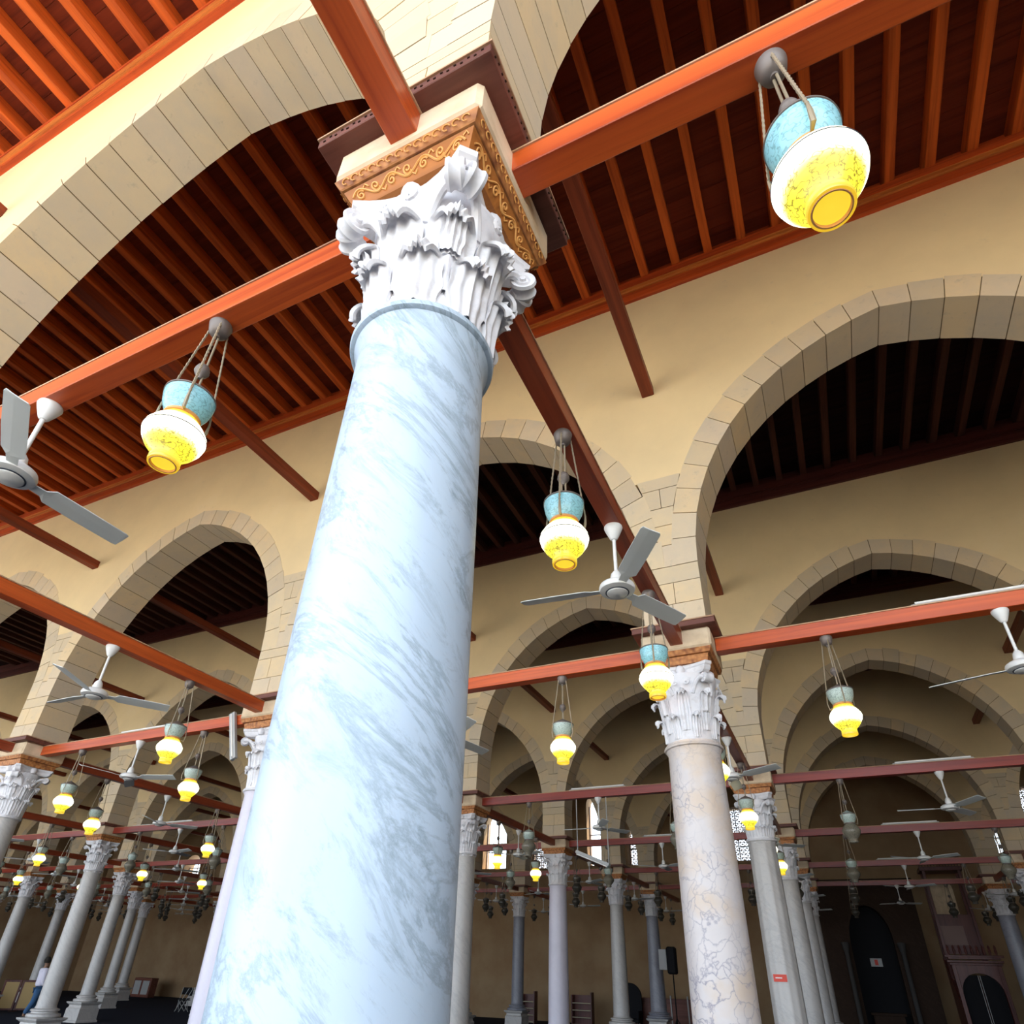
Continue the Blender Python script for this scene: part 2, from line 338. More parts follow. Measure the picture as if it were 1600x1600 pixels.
def arch_pts(x0, x1, zs, za, off, n):
    """half arches: list of (x,z) from left springing up to the apex and down, offset outward by off"""
    c = (x0 + x1) / 2; a = x0 + PH; h = c - a; v = za - zs
    r = (h * h + v * v) / (2 * h)          # circle through springing and apex, centre on the springing line
    xc = a + r
    pts = []
    t0, t1 = PI, math.atan2(v, c - xc)
    R = r + off
    # stop where x reaches the centre line
    te = math.acos(max(-1, min(1, (c - xc) / R)))
    for k in range(n + 1):
        t = t0 + (te - t0) * k / n; q = R - (.075 * (1 - min(1, (k / n) * 2.6)) if off > .2 else 0)
        pts.append((xc + q * math.cos(t), zs + q * math.sin(t)))
    return pts
def arcade(j, y, cols, zs, za, nv, ztop=TOP):
    wall = thing('wall_arcade', (0, 0, 0), kind='structure')
    y0, y1 = y - HT, y + HT
    pl = MB(); core = MB()
    rings = []
    for a, b in zip(cols[:-1], cols[1:]):
        x0, x1 = XS[a], XS[b]; c = (x0 + x1) / 2
        inn = arch_pts(x0, x1, zs, za, 0, nv); out = arch_pts(x0, x1, zs, za, .33, nv)
        innc = arch_pts(x0, x1, zs, za, .012, nv)
        mir = lambda P: [(2 * c - x, z) for x, z in P]
        # plaster above the extrados
        for P in (out, mir(out)):
            zb = 7.4
            Q = [p for p in P if p[1] > zb]
            P0 = [p for p in P if p[1] <= zb]
            xe = Q[0][0]; cx = x0 if P is out else x1
            pl.prism([(cx, zb), (xe, zb), (xe, ztop), (cx, ztop)], y0, y1, M['plaster'])
            for (xa, za_), (xb, zb_) in zip(Q[:-1], Q[1:]):
                pl.prism([(xa, za_), (xb, zb_), (xb, ztop), (xa, ztop)], y0, y1, M['plaster'])
        for P in (innc, mir(innc)):
            cx = x0 if P is innc else x1
            core.prism([(cx, ZP), (P[0][0], ZP), (P[0][0], zs), (cx, zs)], y0 + .01, y1 - .01, M['mortar'])
            for (xa, za_), (xb, zb_) in zip(P[:-1], P[1:]):
                core.prism([(xa, za_), (xb, zb_), (xb, ztop - .1), (xa, ztop - .1)], y0 + .01, y1 - .01, M['mortar'])
        ring = MB(); g = .0055
        for s in (0, 1):
            I = inn if s == 0 else mir(inn); O = out if s == 0 else mir(out)
            for k in range(nv):
                e = random.uniform(0.0, .05)
                def shr(p, q, d):
                    l = math.hypot(q[0] - p[0], q[1] - p[1]); return (p[0] + (q[0] - p[0]) * d / l, p[1] + (q[1] - p[1]) * d / l)
                i0, i1 = shr(I[k], I[k + 1], g), shr(I[k + 1], I[k], g)
                o0, o1 = shr(O[k], O[k + 1], g), shr(O[k + 1], O[k], g)
                def ext(i, o):
                    l = math.hypot(o[0] - i[0], o[1] - i[1]); return (o[0] + (o[0] - i[0]) * e / l, o[1] + (o[1] - i[1]) * e / l)
                if k == nv - 1: oo0, oo1 = o0, o1
                else: oo0, oo1 = ext(i0, o0), ext(i1, o1)
                if s: poly = [i0, oo0, oo1, i1][::-1]
                else: poly = [i0, oo0, oo1, i1]
                j_ = random.uniform(0.0, .004)
                ring.prism(poly, y0 - .002 - j_, y1 + .002 + j_, M['stone'])
        rings.append(ring)
    pl.build('plaster_spandrel', wall); core.build('mortar_core', wall)
    for r in rings: r.build('arch_voussoirs', wall)
    # piers: coursed blocks from the timber plate to the spandrel
    for a in cols:
        cx = XS[a]; p = MB(); z = ZP; rr = random.Random(a * 31 + j * 7)
        prof = arch_pts(cx, cx + 5.99, zs, za, .33, 60)
        profi = arch_pts(cx, cx + 5.99, zs, za, 0, 60)
        def ext_x(zq):
            if zq <= zs: return PH
            best = PH
            for (xa, za_) in prof:
                if za_ <= zq: best = xa - cx
            return best
        k = 0
        while z < 7.41:
            h = rr.uniform(.27, .34); z2 = min(z + h, 7.42)
            if 7.42 - z2 < .12: z2 = 7.42
            if z < zs - .01 and z2 > zs - .14: z2 = zs
            if z2 <= zs + .002: xw = PH
            else: xw = None
            if xw is not None:
                sp = 0 if k % 2 == 0 else rr.uniform(-.12, .12)
                segs = [(-PH, PH)] if k % 3 == 2 else [(-PH, sp), (sp, PH)]
                for (u, v_) in segs:
                    p.box(cx + u + (.004 if u > -PH else 0), cx + v_ - (.004 if v_ < PH else 0), y0 - .002, y1 + .002, z + .004, z2 - .004, M['stone'])
            else:
                hw = max(0.05, -(-ext_x(zs) + 0))
                # between the two rings the spandrel is narrow at the foot and widens upward
                w0 = ext_x(z) - .0; w1 = ext_x(z2)
                q0, q1 = (PH - .33 + (w0 - (PH - .33))) , w1
                lo = max(.02, ext_x(max(z, zs + .001))) ; hi = max(.03, ext_x(z2))
                if hi < .16 or k % 2:
                    p.prism([(cx - lo, z + .005), (cx + lo, z + .005), (cx + hi, z2 - .005), (cx - hi, z2 - .005)], y0 - .001, y1 + .001, M['stone'])
                else:
                    for sgn in (-1, 1):
                        poly = [(cx + sgn * .004, z + .005), (cx + sgn * lo, z + .005), (cx + sgn * hi, z2 - .005), (cx + sgn * .004, z2 - .005)]
                        p.prism(poly, y0 - .001, y1 + .001, M['stone'])
            z = z2; k += 1
        p.build('pier_stones', wall)
    return wall
VIS = {0: [-2, -1, 0, 1, 2], 1: [-4, -3, -2, -1, 0, 1, 2]}
ALL = [-7, -6, -5, -4, -3, -2, -1, 0, 1, 2]
for j, y in enumerate(YS):
    cols = {0: [-3, -2, -1, 0, 1, 2], 1: [-5, -4, -3, -2, -1, 0, 1, 2]}.get(j, ALL)
    arcade(j, y, cols, 6.05, 9.40 if j == 0 else 9.25, 15 if j == 0 else 13)

# ---- enclosing walls
def far_wall():
    m = MB(); y0, y1 = YQ, YQ + .8
    wins = [(-39.3, .75, 6.9, 8.3), (-33.5, .75, 6.9, 8.6), (-27.5, .75, 6.9, 9.9), (-21.6, .75, 6.9, 9.9), (-15.9, .72, 6.75, 9.9), (-13.25, .5, 6.7, 8.2), (-9.85, .62, 6.75, 10.4), (-7.85, .48, 6.7, 8.6), (-2.9, .62, 6.75, 9.2), (7.55, .3, 6.7, 8.2), (9.2, .72, 6.75, 9.3)]
    x = -48.0
    for (cx, hw, zb, zt) in wins:
        m.box(x, cx - hw, y0, y1, 0, 12.2, M['wall_far'])
        m.box(cx - hw, cx + hw, y0, y1, 0, zb, M['wall_far']); 
        # round head
        n = 10; pts = [(cx - hw * math.cos(PI * k / n), zt - hw + hw * math.sin(PI * k / n)) for k in range(n + 1)]
        for (xa, za), (xb, zb_) in zip(pts[:-1], pts[1:]): m.prism([(xa, za), (xb, zb_), (xb, 12.2), (xa, 12.2)], y0, y1, M['wall_far'])
        x = cx + hw
    m.box(x, 13, y0, y1, 0, 12.2, M['wall_far'])
    tag(m.build('wall_back'), kind='structure')
    k = 0
    for (cx, hw, zb, zt) in wins:
        k += 1
        w = thing('window_%d' % k, (cx, YQ + .5, zb), kind='structure')
        H = zt - zb
        if cx in (-13.25, -7.85, -2.9, 9.2):
            sc = MB(); r_ = random.Random(k); st = .17      # pierced star lattice
            nx = max(3, int(2 * hw / st)); nz = int(H / st)
            for a in range(nx + 1):
                u = -hw + 2 * hw * a / nx; sc.box(u - .014, u + .014, -.04, .04, 0, H, M['screen'])
            for b in range(nz + 1):
                v = H * b / nz; sc.box(-hw, hw, -.035, .035, v - .014, v + .014, M['screen'])
            for a in range(nx):
                for b in range(nz):
                    u = -hw + 2 * hw * (a + .5) / nx; v = H * (b + .5) / nz
                    if (a + b) % 2: sc.tube([(u - .07, 0, v - .07), (u + .07, 0, v + .07)], .014, 4, M['screen']); sc.tube([(u - .07, 0, v + .07), (u + .07, 0, v - .07)], .014, 4, M['screen'])
                    else: sc.lathe([(.055, -.03), (.055, .03)], 6, M['screen'], (u, 0, v))
            sc.build('window_grille', w)
        fr = MB(); 
        fr.box(-hw, -hw + .05, -.04, .04, 0, H - hw, M['screen']); fr.box(hw - .05, hw, -.04, .04, 0, H - hw, M['screen']); fr.box(-hw, hw, -.04, .04, 0, .06, M['screen'])
        fr.box(-.02, .02, -.03, .03, 0, H, M['screen']); fr.box(-hw, hw, -.03, .03, H * .42, H * .42 + .05, M['screen'])
        fr.build('window_frame', w)
far_wall()
m = MB(); m.box(-48.8, -48, -5.75, YQ + .8, 0, 12.2, M['wall_far']); tag(m.build('wall_left'), kind='structure')
m = MB(); m.box(13, 13.8, -5.75, YQ + .8, 0, 12.2, M['wall_far']); tag(m.build('wall_right'), kind='structure')

# ---- ceilings: joists under boards, bay by bay
def ceiling(y0, y1, x0, x1, zj, step=.497, lift=0):
    dk = '_dark' if y0 > 3 else ''  # inner aisles take the timber copies with shade in their colour
    c = thing('ceiling', (0, 0, 0), kind='structure')
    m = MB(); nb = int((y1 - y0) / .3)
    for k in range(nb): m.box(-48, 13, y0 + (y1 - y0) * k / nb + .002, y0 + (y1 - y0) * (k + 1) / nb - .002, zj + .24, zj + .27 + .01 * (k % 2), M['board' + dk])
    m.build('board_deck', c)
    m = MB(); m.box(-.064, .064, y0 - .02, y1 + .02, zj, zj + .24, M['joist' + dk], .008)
    x = 1.68 + math.floor((x0 - 1.68) / step) * step; first = None; n = 0
    while x < x1 and n < 99:
        if first is None: first = m.build('joist', c); o = first
        else: o = first.copy(); COL.objects.link(o); o.parent = c
        o.location = (x, 0, 0); x += step; n += 1
ceiling(-5.75, -HT, -14, 3, 11.72)
ceiling(HT, YS[1] - HT, -18, 13, 11.50)
ceiling(YS[1] + HT, YS[2] - HT, -26, 13, 11.50)
ceiling(YS[2] + HT, YS[3] - HT, -34, 13, 11.50)
ceiling(YS[3] + HT, YS[4] - HT, -20, 13, 11.50)
ceiling(YS[4] + HT, YS[5] - HT, -20, 13, 11.50)
ceiling(YS[5] + HT, YQ, -20, 13, 11.50)
m = MB(); m.box(-49, 14, -5.85, YQ + .9, 12.3, 12.5, M['plaster']); m.box(-49, 14, -5.95, -5.75, 11.3, 12.5, M['plaster'])
for j, y in enumerate(YS): m.box(-48, 13, y - HT, y + HT, 11.75, 12.3, M['plaster'])
tag(m.build('roof_slab'), kind='structure')

def cornice(yw, sgn, z0, x0=-46, x1=12.9):
    m = MB(); d = .07 * sgn
    def bx(a, b, z0_, z1_, mm): m.box(x0, x1, min(yw + a * sgn, yw + b * sgn), max(yw + a * sgn, yw + b * sgn), z0_, z1_, mm)
    dk = '_dark' if yw > 5.5 else ''; gt = M['cornice_dark'] if dk else M['gilt']  # deeper cornices use the copy coloured for shade
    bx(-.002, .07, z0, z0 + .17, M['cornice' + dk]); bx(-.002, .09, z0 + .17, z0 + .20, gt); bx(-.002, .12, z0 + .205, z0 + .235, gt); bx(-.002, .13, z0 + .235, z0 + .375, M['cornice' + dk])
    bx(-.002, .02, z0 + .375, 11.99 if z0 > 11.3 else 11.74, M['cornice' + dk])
    tag(m.build('trim_cornice'), kind='structure')
cornice(-HT, -1, 11.36)
for j, y in enumerate(YS):
    if j > 0: cornice(y - HT, -1, 11.13)
    cornice(y + HT, 1, 11.13)
cornice(YQ, -1, 11.13)
# ---- camera-side ray test, used at the end to leave out repeats nothing of which can be seen
def px(p):
    d = Vector(p) - CAM; x, y, z = d.dot(_cx), -d.dot(_cy), -d.dot(_cz)
    if z < .1: return None
    return (803.51 + 988.33 * x / z, 914.09 + 988.33 * y / z)
def inview(p, mg=60):
    q = px(p); return q is not None and -mg < q[0] < 1600 + mg and -mg < q[1] < 1600 + mg

# ------------------------------------------------------------------ columns
ORDN = ['', 'one', 'two', 'three', 'four', 'five', 'six', 'seven']
def bell(z, r0, z0, z1): return r0 + .075 * max(0.0, (z - z0) / (z1 - z0)) ** 2.2
def leaf(mb, ang, r0, z0, zt, W, curl, z_a, z_b, nu=10, nv=12, lob=5):
    """acanthus leaf hugging the bell and rolling outward at its tip"""
    front = []; back = []; lob = 3
    for iv in range(nv + 1):
        v = iv / nv; vb = .66
        if v < vb:
            t = v / vb; z = z0 + (zt - z0) * t; r = bell(z, r0, z_a, z_b) + .012 + .020 * t * t; slope = 0
        else:
            f = (v - vb) / (1 - vb) * PI * 1.12; rb = bell(zt, r0, z_a, z_b) + .032
            r = rb + curl * (1 - math.cos(f)); z = zt + curl * 1.05 * math.sin(f)
        w = W * (.80 + .26 * math.sin(PI * min(1, v * 1.1))) * (1 + .05 * math.cos(v * lob * 2 * PI))
        if v > vb: w *= math.sqrt(max(.04, 1 - .80 * ((v - vb) / (1 - vb)) ** 2.2))
        for iu in range(nu + 1):
            u = -1 + 2 * iu / nu
            fl = (.0065 * math.cos(u * PI * 4) - .004) * (.35 + .65 * min(1, v * 2.5)) - .010 * u * u + .007 * math.exp(-(u / .13) ** 2)
            zz = z - (.030 * u * u if v > .35 else .030 * u * u * v / .35)
            a = ang + u * w / max(r, .1)
            front.append(((r + fl) * math.cos(a), (r + fl) * math.sin(a), zz)); back.append(((r + fl - .016) * math.cos(a), (r + fl - .016) * math.sin(a), zz - .006))
    n = nu + 1; fs = []; o = len(front)
    for iv in range(nv):
        for iu in range(nu):
            q = iv * n + iu; fs.append((q, q + 1, q + 1 + n, q + n)); fs.append((o + q, o + q + n, o + q + 1 + n, o + q + 1))
    for iv in range(nv):
        q = iv * n; fs.append((q, q + n, o + q + n, o + q)); q = iv * n + nu; fs.append((q, o + q, o + q + n, q + n))
    for iu in range(nu):
        q = nv * n + iu; fs.append((q, q + 1, o + q + 1, o + q))
    mb.add(front + back, fs, M['capital'])
def volute(mb, ang, yaw, rad, z, rr=.052, ln=.05, seg=20):
    """rolled scroll: cylinder with stepped rings and an eye, lying tangentially at a corner"""
    b = MB()
    prof = [(.004, -ln - .012), (.014, -ln - .012), (.016, -ln), (.022, -ln + .004), (.030, -ln - .004), (.036, -ln + .006), (rr * .92, -ln - .002), (rr, -ln + .012), (rr * .86, -ln * .3), (rr * .84, ln * .3), (rr, ln - .012), (rr * .92, ln + .002), (.036, ln - .006), (.030, ln + .004), (.022, ln - .004), (.016, ln), (.014, ln + .012), (.004, ln + .012)]
    b.lathe(prof, seg, M['capital'])
    R_ = Matrix.Rotation(ang + yaw, 4, 'Z') @ Matrix.Rotation(PI / 2, 4, 'X')
    c = Vector((rad * math.cos(ang + yaw * .22), rad * math.sin(ang + yaw * .22), z))
    mb.add([c + (R_ @ Vector(v)) for v in b.v], b.f, M['capital'])
def capital(r0, z0=3.99, z1=4.80, lod=2, hw=.315, style='leaf'):
    """returns (body, leaves, abacus) meshes builders"""
    body = MB(); lv = MB(); ab = MB()
    nseg = {2: 48, 1: 28, 0: 16}[lod]
    body.lathe([(bell(z0 + (z1 - .1 - z0) * k / 8, r0, z0, z1), z0 + (z1 - .1 - z0) * k / 8) for k in range(9)], nseg, M['capital'])
    nl = 8; nu, nv = {2: (32, 26), 1: (12, 12), 0: (6, 7)}[lod]
    H = z1 - z0
    if style == 'leaf':
        for k in range(nl): leaf(lv, 2 * PI * (k + .5) / nl, r0 + .010, z0 - .01, z0 + H * .31, .092, .026, z0, z1, nu, nv)
        for k in range(nl): leaf(lv, 2 * PI * k / nl, r0 - .002, z0 + H * .10, z0 + H * .58, .104, .036, z0, z1, nu, nv)
    else:
        for k in range(nl): leaf(lv, 2 * PI * (k + .5) / nl, r0, z0 + .02, z0 + H * .30, .050, .034, z0, z1, nu, nv, 2)
        for k in range(nl): leaf(lv, 2 * PI * k / nl, r0, z0 + H * .12, z0 + H * .60, .060, .040, z0, z1, nu, nv, 2)
    for k in range(4):
        a = PI / 4 + k * PI / 2; rad = hw * 1.414 - .075
        sg = {2: 22, 1: 12, 0: 8}[lod]
        for yw in ((.38, -.38) if lod == 2 else (.0,)): volute(lv, a, yw, rad + (.02 if lod == 2 else -.01), z1 - .175, .062 if lod == 2 else .056, .036 if lod == 2 else .05, sg)
        for s in (-1, 1):
            pts = []
            for i in range(8):
                t = i / 7; aa = a + s * (.42 * (1 - t) + .10 * t); rr = (r0 + .015) + (rad - r0 - .015) * t ** 1.1; pts.append((rr * math.cos(aa), rr * math.sin(aa), z0 + H * (.60 + .20 * math.sin(t * PI * .62))))
            lv.tube(pts, .022, 8 if lod else 5, M['capital'])
        # small leaf under every volute, helices and flower in the middle of each side
        leaf(lv, a, r0 + .03, z0 + H * .36, z0 + H * .60, .050, .020, z0, z1, max(4, nu // 2), nv, 3)
        b = k * PI / 2
        if lod:
            for s in (-1, 1):
                c = Vector(((r0 + .085) * math.cos(b + s * .17), (r0 + .085) * math.sin(b + s * .17), z0 + H * .73))
                pts = [c + Vector((.0, .0, 0)) + (Vector((-math.sin(b), math.cos(b), 0)) * (s * q * .034 * math.cos(q * 7)) + Vector((0, 0, 1)) * (q * .034 * math.sin(q * 7))) for q in [i / 9 for i in range(10)]]
                lv.tube(pts, .010, 6, M['capital'])
        fr = hw * .80
        lv.lathe([(.004, -.05), (.034, -.045), (.05, -.01), (.046, .03), (.02, .055), (.004, .06)], 12 if lod else 6, M['capital'], (fr * math.cos(b), fr * math.sin(b), z1 - .055))
    # concave abacus with cut corners
    def outline(s_, cc):
        P = []
        for k in range(4):
            a = k * PI / 2; ca, sa = math.cos(a), math.sin(a)
            for i in range(9):
                t = -1 + 2 * i / 8; u = t * (s_ - cc); dd = s_ - .075 * (1 - t * t) ** 1 * 1.0
                P.append((dd * ca - u * sa, dd * sa + u * ca))
        return P
    lay = [(hw - .045, z1 - .105), (hw - .02, z1 - .085), (hw - .005, z1 - .05), (hw - .012, z1 - .045), (hw + .005, z1 - .03), (hw + .01, z1 - .001)]
    vs = []; fs = []
    for s_, z in lay: vs += [(x, y, z) for x, y in outline(s_, .055)]
    n = 36
    for i in range(len(lay) - 1):
        for k in range(n): fs.append((i * n + k, i * n + (k + 1) % n, (i + 1) * n + (k + 1) % n, (i + 1) * n + k))
    fs.append(tuple(range(n))[::-1]); fs.append(tuple((len(lay) - 1) * n + k for k in range(n)))
    ab.add(vs, fs, M['capital'])
    return body, lv, ab
def scrolls(mb, hw, z0, z1):
    h = (z1 - z0); zc = (z0 + z1) / 2; A = h * .30; n = 7; wl = 2 * hw * .92 / n
    for k in range(4):
        Rm = Matrix.Rotation(k * PI / 2, 3, 'Z')
        def T(u, w, d=.002): return Rm @ Vector((u * (.288 + (w - 4.806) / .086 * .044) / .316, -(.288 + (w - 4.806) / .086 * .044) - d, w))
        st = [T(-hw * .92 + 2 * hw * .92 * i / 70, zc + A * math.sin(2 * PI * (i / 70) * n / 2)) for i in range(71)]
        mb.tube(st, .0052, 5, M['scroll'])
        for i in range(n):
            cu = -hw * .92 + wl * (i + .5); s = 1 if i % 2 == 0 else -1
            pts = [T(cu + (h * .30 * (1 - q * .8)) * math.cos(s * (q * 9 + .5)), zc - s * A * .25 + (h * .30 * (1 - q * .8)) * math.sin(s * (q * 9 + .5))) for q in [t / 22 for t in range(23)]]
            mb.tube(pts, .0046, 5, M['scroll'])
            mb.tube([T(cu + wl * .3, zc + s * A * .9), T(cu + wl * .46, zc + s * A * 1.4), T(cu + wl * .62, zc + s * A * .7)], .004, 4, M['scroll'])
def impost(parent, lod, off=(0, 0)):
    c = (off[0], off[1], 0)
    m = MB()
    if lod == 2:
        m.sq([(.284, 4.80), (.288, 4.806), (.332, 4.892)], M['frieze'], c)
        m.sq([(.330, 4.892), (.330, 4.900)], M['groove'], c)
        m.sq([(.340, 4.900), (.346, 4.905), (.366, 4.938), (.368, 4.945)], M['carved_wood'], c)
        for k in range(4):
            Rm = Matrix.Rotation(k * PI / 2, 3, 'Z')
            for i in range(14):
                u = -.33 + .66 * (i + .5) / 14
                pts = [Rm @ Vector((u + .018 * math.cos(t), -.356 - .010 * (.5 + .5 * math.sin(t)), 4.921 + .014 * math.sin(t))) for t in [q * 2 * PI / 9 for q in range(8)]]
                m.tube(pts, .0032, 4, M['scroll'])
    else:
        m.sq([(.305, 4.80), (.320, 4.885)], M['carved_wood'], c); m.sq([(.345, 4.89), (.366, 4.945)], M['carved_wood'], c)
    ab = m.build('carved_wood_impost', parent)
    if lod == 2:
        s = MB(); scrolls(s, .316, 4.812, 4.888); s.build('scroll_carving', ab, True)
    m = MB(); m.box(c[0] - .376, c[0] + .376, c[1] - .376, c[1] + .376, 4.945, 5.172, M['block'], .022 if lod else .03); m.build('stone_block', parent)
    m = MB(); m.box(c[0] - .452, c[0] + .452, c[1] - .452, c[1] + .452, 5.172, 5.236, M['plate'], .004)
    m.box(c[0] - .460, c[0] + .460, c[1] - .460, c[1] + .460, 5.236, 5.25, M['batten'])
    if lod == 2:      # peg holes along the plate
        for k in range(4):
            Rm = Matrix.Rotation(k * PI / 2, 3, 'Z')
            for i in range(26):
                u = -.43 + .86 * (i + .5) / 26; p = Rm @ Vector((u, -.4525, 5.203 + (.008 if i % 2 else -.008))); q = .006
                m.box(p.x - q, p.x + q, p.y - q * .7, p.y + q * .7, p.z - .004, p.z + .004, M['groove'])
    m.build('timber_plate', parent)
def column(name, x, y, r_top, r_bot, marb, lod, label, style='leaf', lean=None, cap_lift=0, share=None, rz=0):
    c = thing(name, (x, y, 0), label=label, cat='column', group='marble columns of the prayer hall')
    n = {2: 96, 1: 48, 0: 24}[lod]
    m = MB(); zt = 3.93 + cap_lift; prof = [(r_bot + .02, .80), (r_bot + .004, .84)] + [(r_bot + (r_top - r_bot) * k / 12 + .006 * math.sin(PI * k / 12), .86 + (zt - .90 - .0) * k / 12) for k in range(13)] + [(r_top + .018, zt)]
    fl = (.045, 12) if marb == 'fluted' else (0, 0)
    mm = M['marble_grey'] if marb == 'fluted' else M[marb]
    m.lathe(prof, n, mm, lean=lean, flute=fl[0], nf=fl[1]); m.build('shaft', c, True)
    m = MB(); rr = r_top
    m.lathe([(rr + .02, zt), (rr + .034, zt + .008), (rr + .038, zt + .022), (rr + .03, zt + .038), (rr + .012, zt + .044), (rr + .012, zt + .062)], n, mm if lod == 2 or marb == 'marble_pink' else M['capital'], lean=lean); m.build('astragal_ring', c, True)
    o = lean(4) if lean else (0, 0)
    if share and share in CAPS: meshes = CAPS[share]
    else:
        meshes = []
        for mb, nm in zip(capital(r_top, 3.99 + cap_lift, 4.80, lod, .315 if lod == 2 else .33, style), ('capital', 'acanthus_leaves', 'abacus')):
            q = mb.build(nm, None, nm != 'abacus'); meshes.append(q.data); bpy.data.objects.remove(q)
        if share: CAPS[share] = meshes
    cap = bpy.data.objects.new('capital', meshes[0]); COL.objects.link(cap); cap.parent = c; cap.rotation_euler.z = rz
    for q, nm in zip(meshes[1:], ('acanthus_leaves', 'abacus')):
        k = bpy.data.objects.new(nm, q); COL.objects.link(k); k.parent = cap
    impost(c, lod)
    m = MB(); m.lathe([(r_bot + .13, .60), (r_bot + .16, .63), (r_bot + .15, .68), (r_bot + .07, .70), (r_bot + .06, .73), (r_bot + .10, .75), (r_bot + .09, .78), (r_bot + .02, .80)], n, mm); m.build('base', c, True)
    m = MB(); m.sq([(.40, 0), (.40, .05), (.37, .08), (.365, .40), (.33, .44), (.32, .50), (.40, .56), (.41, .60)], M['marble_grey'] if lod < 2 else mm); m.build('pedestal', c)
    return c
CAPS = {}
SKIP = set('''glowing amber lamp five columns left of big column, arcades three to four, far end
glowing amber lamp one column left of big column, arcades two to three, far end
glowing amber lamp one column left of big column, arcades two to three, near end
glowing amber lamp two columns left of big column, arcades three to four, far end
glowing amber lamp two columns left of big column, arcades three to four, near end
glowing amber lamp under the second arcade beam, first bay left of big column, left end
grey marble column of the fifth arcade, three columns left of the big column
grey marble column of the fourth arcade, two columns left of the big column
grey marble column of the sixth arcade, four columns left of the big column
grey marble column of the sixth arcade, three columns left of the big column
grey marble column of the third arcade, two columns left of the big column
high brown timber strut between arcades five and six, four columns left of big column
high brown timber strut between arcades five and six, in the big column line
high brown timber strut between arcades five and six, one column left of big column
high brown timber strut between arcades five and six, one column right of big column
high brown timber strut between arcades five and six, seven columns left of big column
high brown timber strut between arcades five and six, six columns left of big column
high brown timber strut between arcades five and six, three columns left of big column
high brown timber strut between arcades four and five, in the big column line
high brown timber strut between arcades four and five, seven columns left of big column
high brown timber strut between arcades four and five, three columns left of big column
high brown timber strut between arcades four and five, two columns left of big column
high brown timber strut between arcades three and four, in the big column line
high brown timber strut between arcades three and four, six columns left of big column
high brown timber strut between arcades three and four, two columns left of big column
high brown timber strut meeting the end wall, five columns left of big column
high brown timber strut meeting the end wall, four columns left of big column
high brown timber strut meeting the end wall, in the big column line
high brown timber strut meeting the end wall, one column right of big column
high brown timber strut meeting the end wall, seven columns left of big column
high brown timber strut meeting the end wall, three columns left of big column
high brown timber strut meeting the end wall, two columns left of big column
unlit dark lamp behind big column, arcades five to six, near end
unlit dark lamp behind big column, arcades four to five, near end
unlit dark lamp behind big column, last aisle, near end
unlit dark lamp five columns left of big column, last aisle, far end
unlit dark lamp five columns left of big column, last aisle, near end
unlit dark lamp four columns left of big column, arcades five to six, far end
unlit dark lamp four columns left of big column, arcades five to six, near end
unlit dark lamp four columns left of big column, last aisle, far end
unlit dark lamp four columns left of big column, last aisle, near end
unlit dark lamp seven columns left of big column, arcades five to six, near end
unlit dark lamp seven columns left of big column, last aisle, far end
unlit dark lamp three columns left of big column, arcades five to six, far end
unlit dark lamp three columns left of big column, arcades five to six, near end
unlit dark lamp three columns left of big column, arcades four to five, far end
unlit dark lamp three columns left of big column, arcades four to five, near end
unlit dark lamp three columns left of big column, last aisle, far end
unlit dark lamp three columns left of big column, last aisle, near end
unlit dark lamp two columns left of big column, arcades four to five, far end
unlit dark lamp two columns left of big column, arcades four to five, near end
unlit dark lamp under the fifth arcade beam, fourth bay left of big column, left end
unlit dark lamp under the fifth arcade beam, fourth bay left of big column, right end
unlit dark lamp under the fifth arcade beam, sixth bay left of big column, left end
unlit dark lamp under the fifth arcade beam, third bay left of big column, left end
unlit dark lamp under the fifth arcade beam, third bay left of big column, right end
unlit dark lamp under the sixth arcade beam, fifth bay left of big column, left end
unlit dark lamp under the sixth arcade beam, fifth bay left of big column, right end
unlit dark lamp under the sixth arcade beam, first bay left of big column, left end
unlit dark lamp under the sixth arcade beam, first bay left of big column, right end
unlit dark lamp under the sixth arcade beam, fourth bay left of big column, left end
unlit dark lamp under the sixth arcade beam, fourth bay left of big column, right end
unlit dark lamp under the sixth arcade beam, second bay left of big column, right end
unlit dark lamp under the sixth arcade beam, third bay left of big column, left end
unlit pale lamp under the fourth arcade beam, first bay left of big column, right end
unlit pale lamp under the fourth arcade beam, second bay left of big column, left end
unlit pale lamp under the fourth arcade beam, third bay left of big column, left end
unlit pale lamp under the fourth arcade beam, third bay left of big column, right end
unlit pale lamp under the third arcade beam, second bay left of big column, left end
unlit pale lamp under the third arcade beam, second bay left of big column, right end
white fluorescent tube lying on the second arcade beam, first bay left of big column
white three blade fan five columns left of big column, arcades three to four
white three blade fan five columns left of big column, last aisle
white three blade fan four columns left of big column, arcades five to six
white three blade fan four columns left of big column, last aisle
white three blade fan one column left of big column, arcades two to three
white three blade fan three columns left of big column, arcades five to six
white three blade fan three columns left of big column, arcades four to five
white three blade fan three columns left of big column, last aisle
white three blade fan two columns left of big column, arcades four to five
white three blade fan two columns left of big column, arcades three to four
white three blade fan under the fifth arcade beam, fourth bay left of big column
white three blade fan under the fifth arcade beam, third bay left of big column
white three blade fan under the fourth arcade beam, third bay left of big column
white three blade fan under the sixth arcade beam, fifth bay left of big column
white three blade fan under the sixth arcade beam, first bay left of big column
white three blade fan under the sixth arcade beam, fourth bay left of big column
white three blade fan under the third arcade beam, second bay left of big column'''.split('\n'))
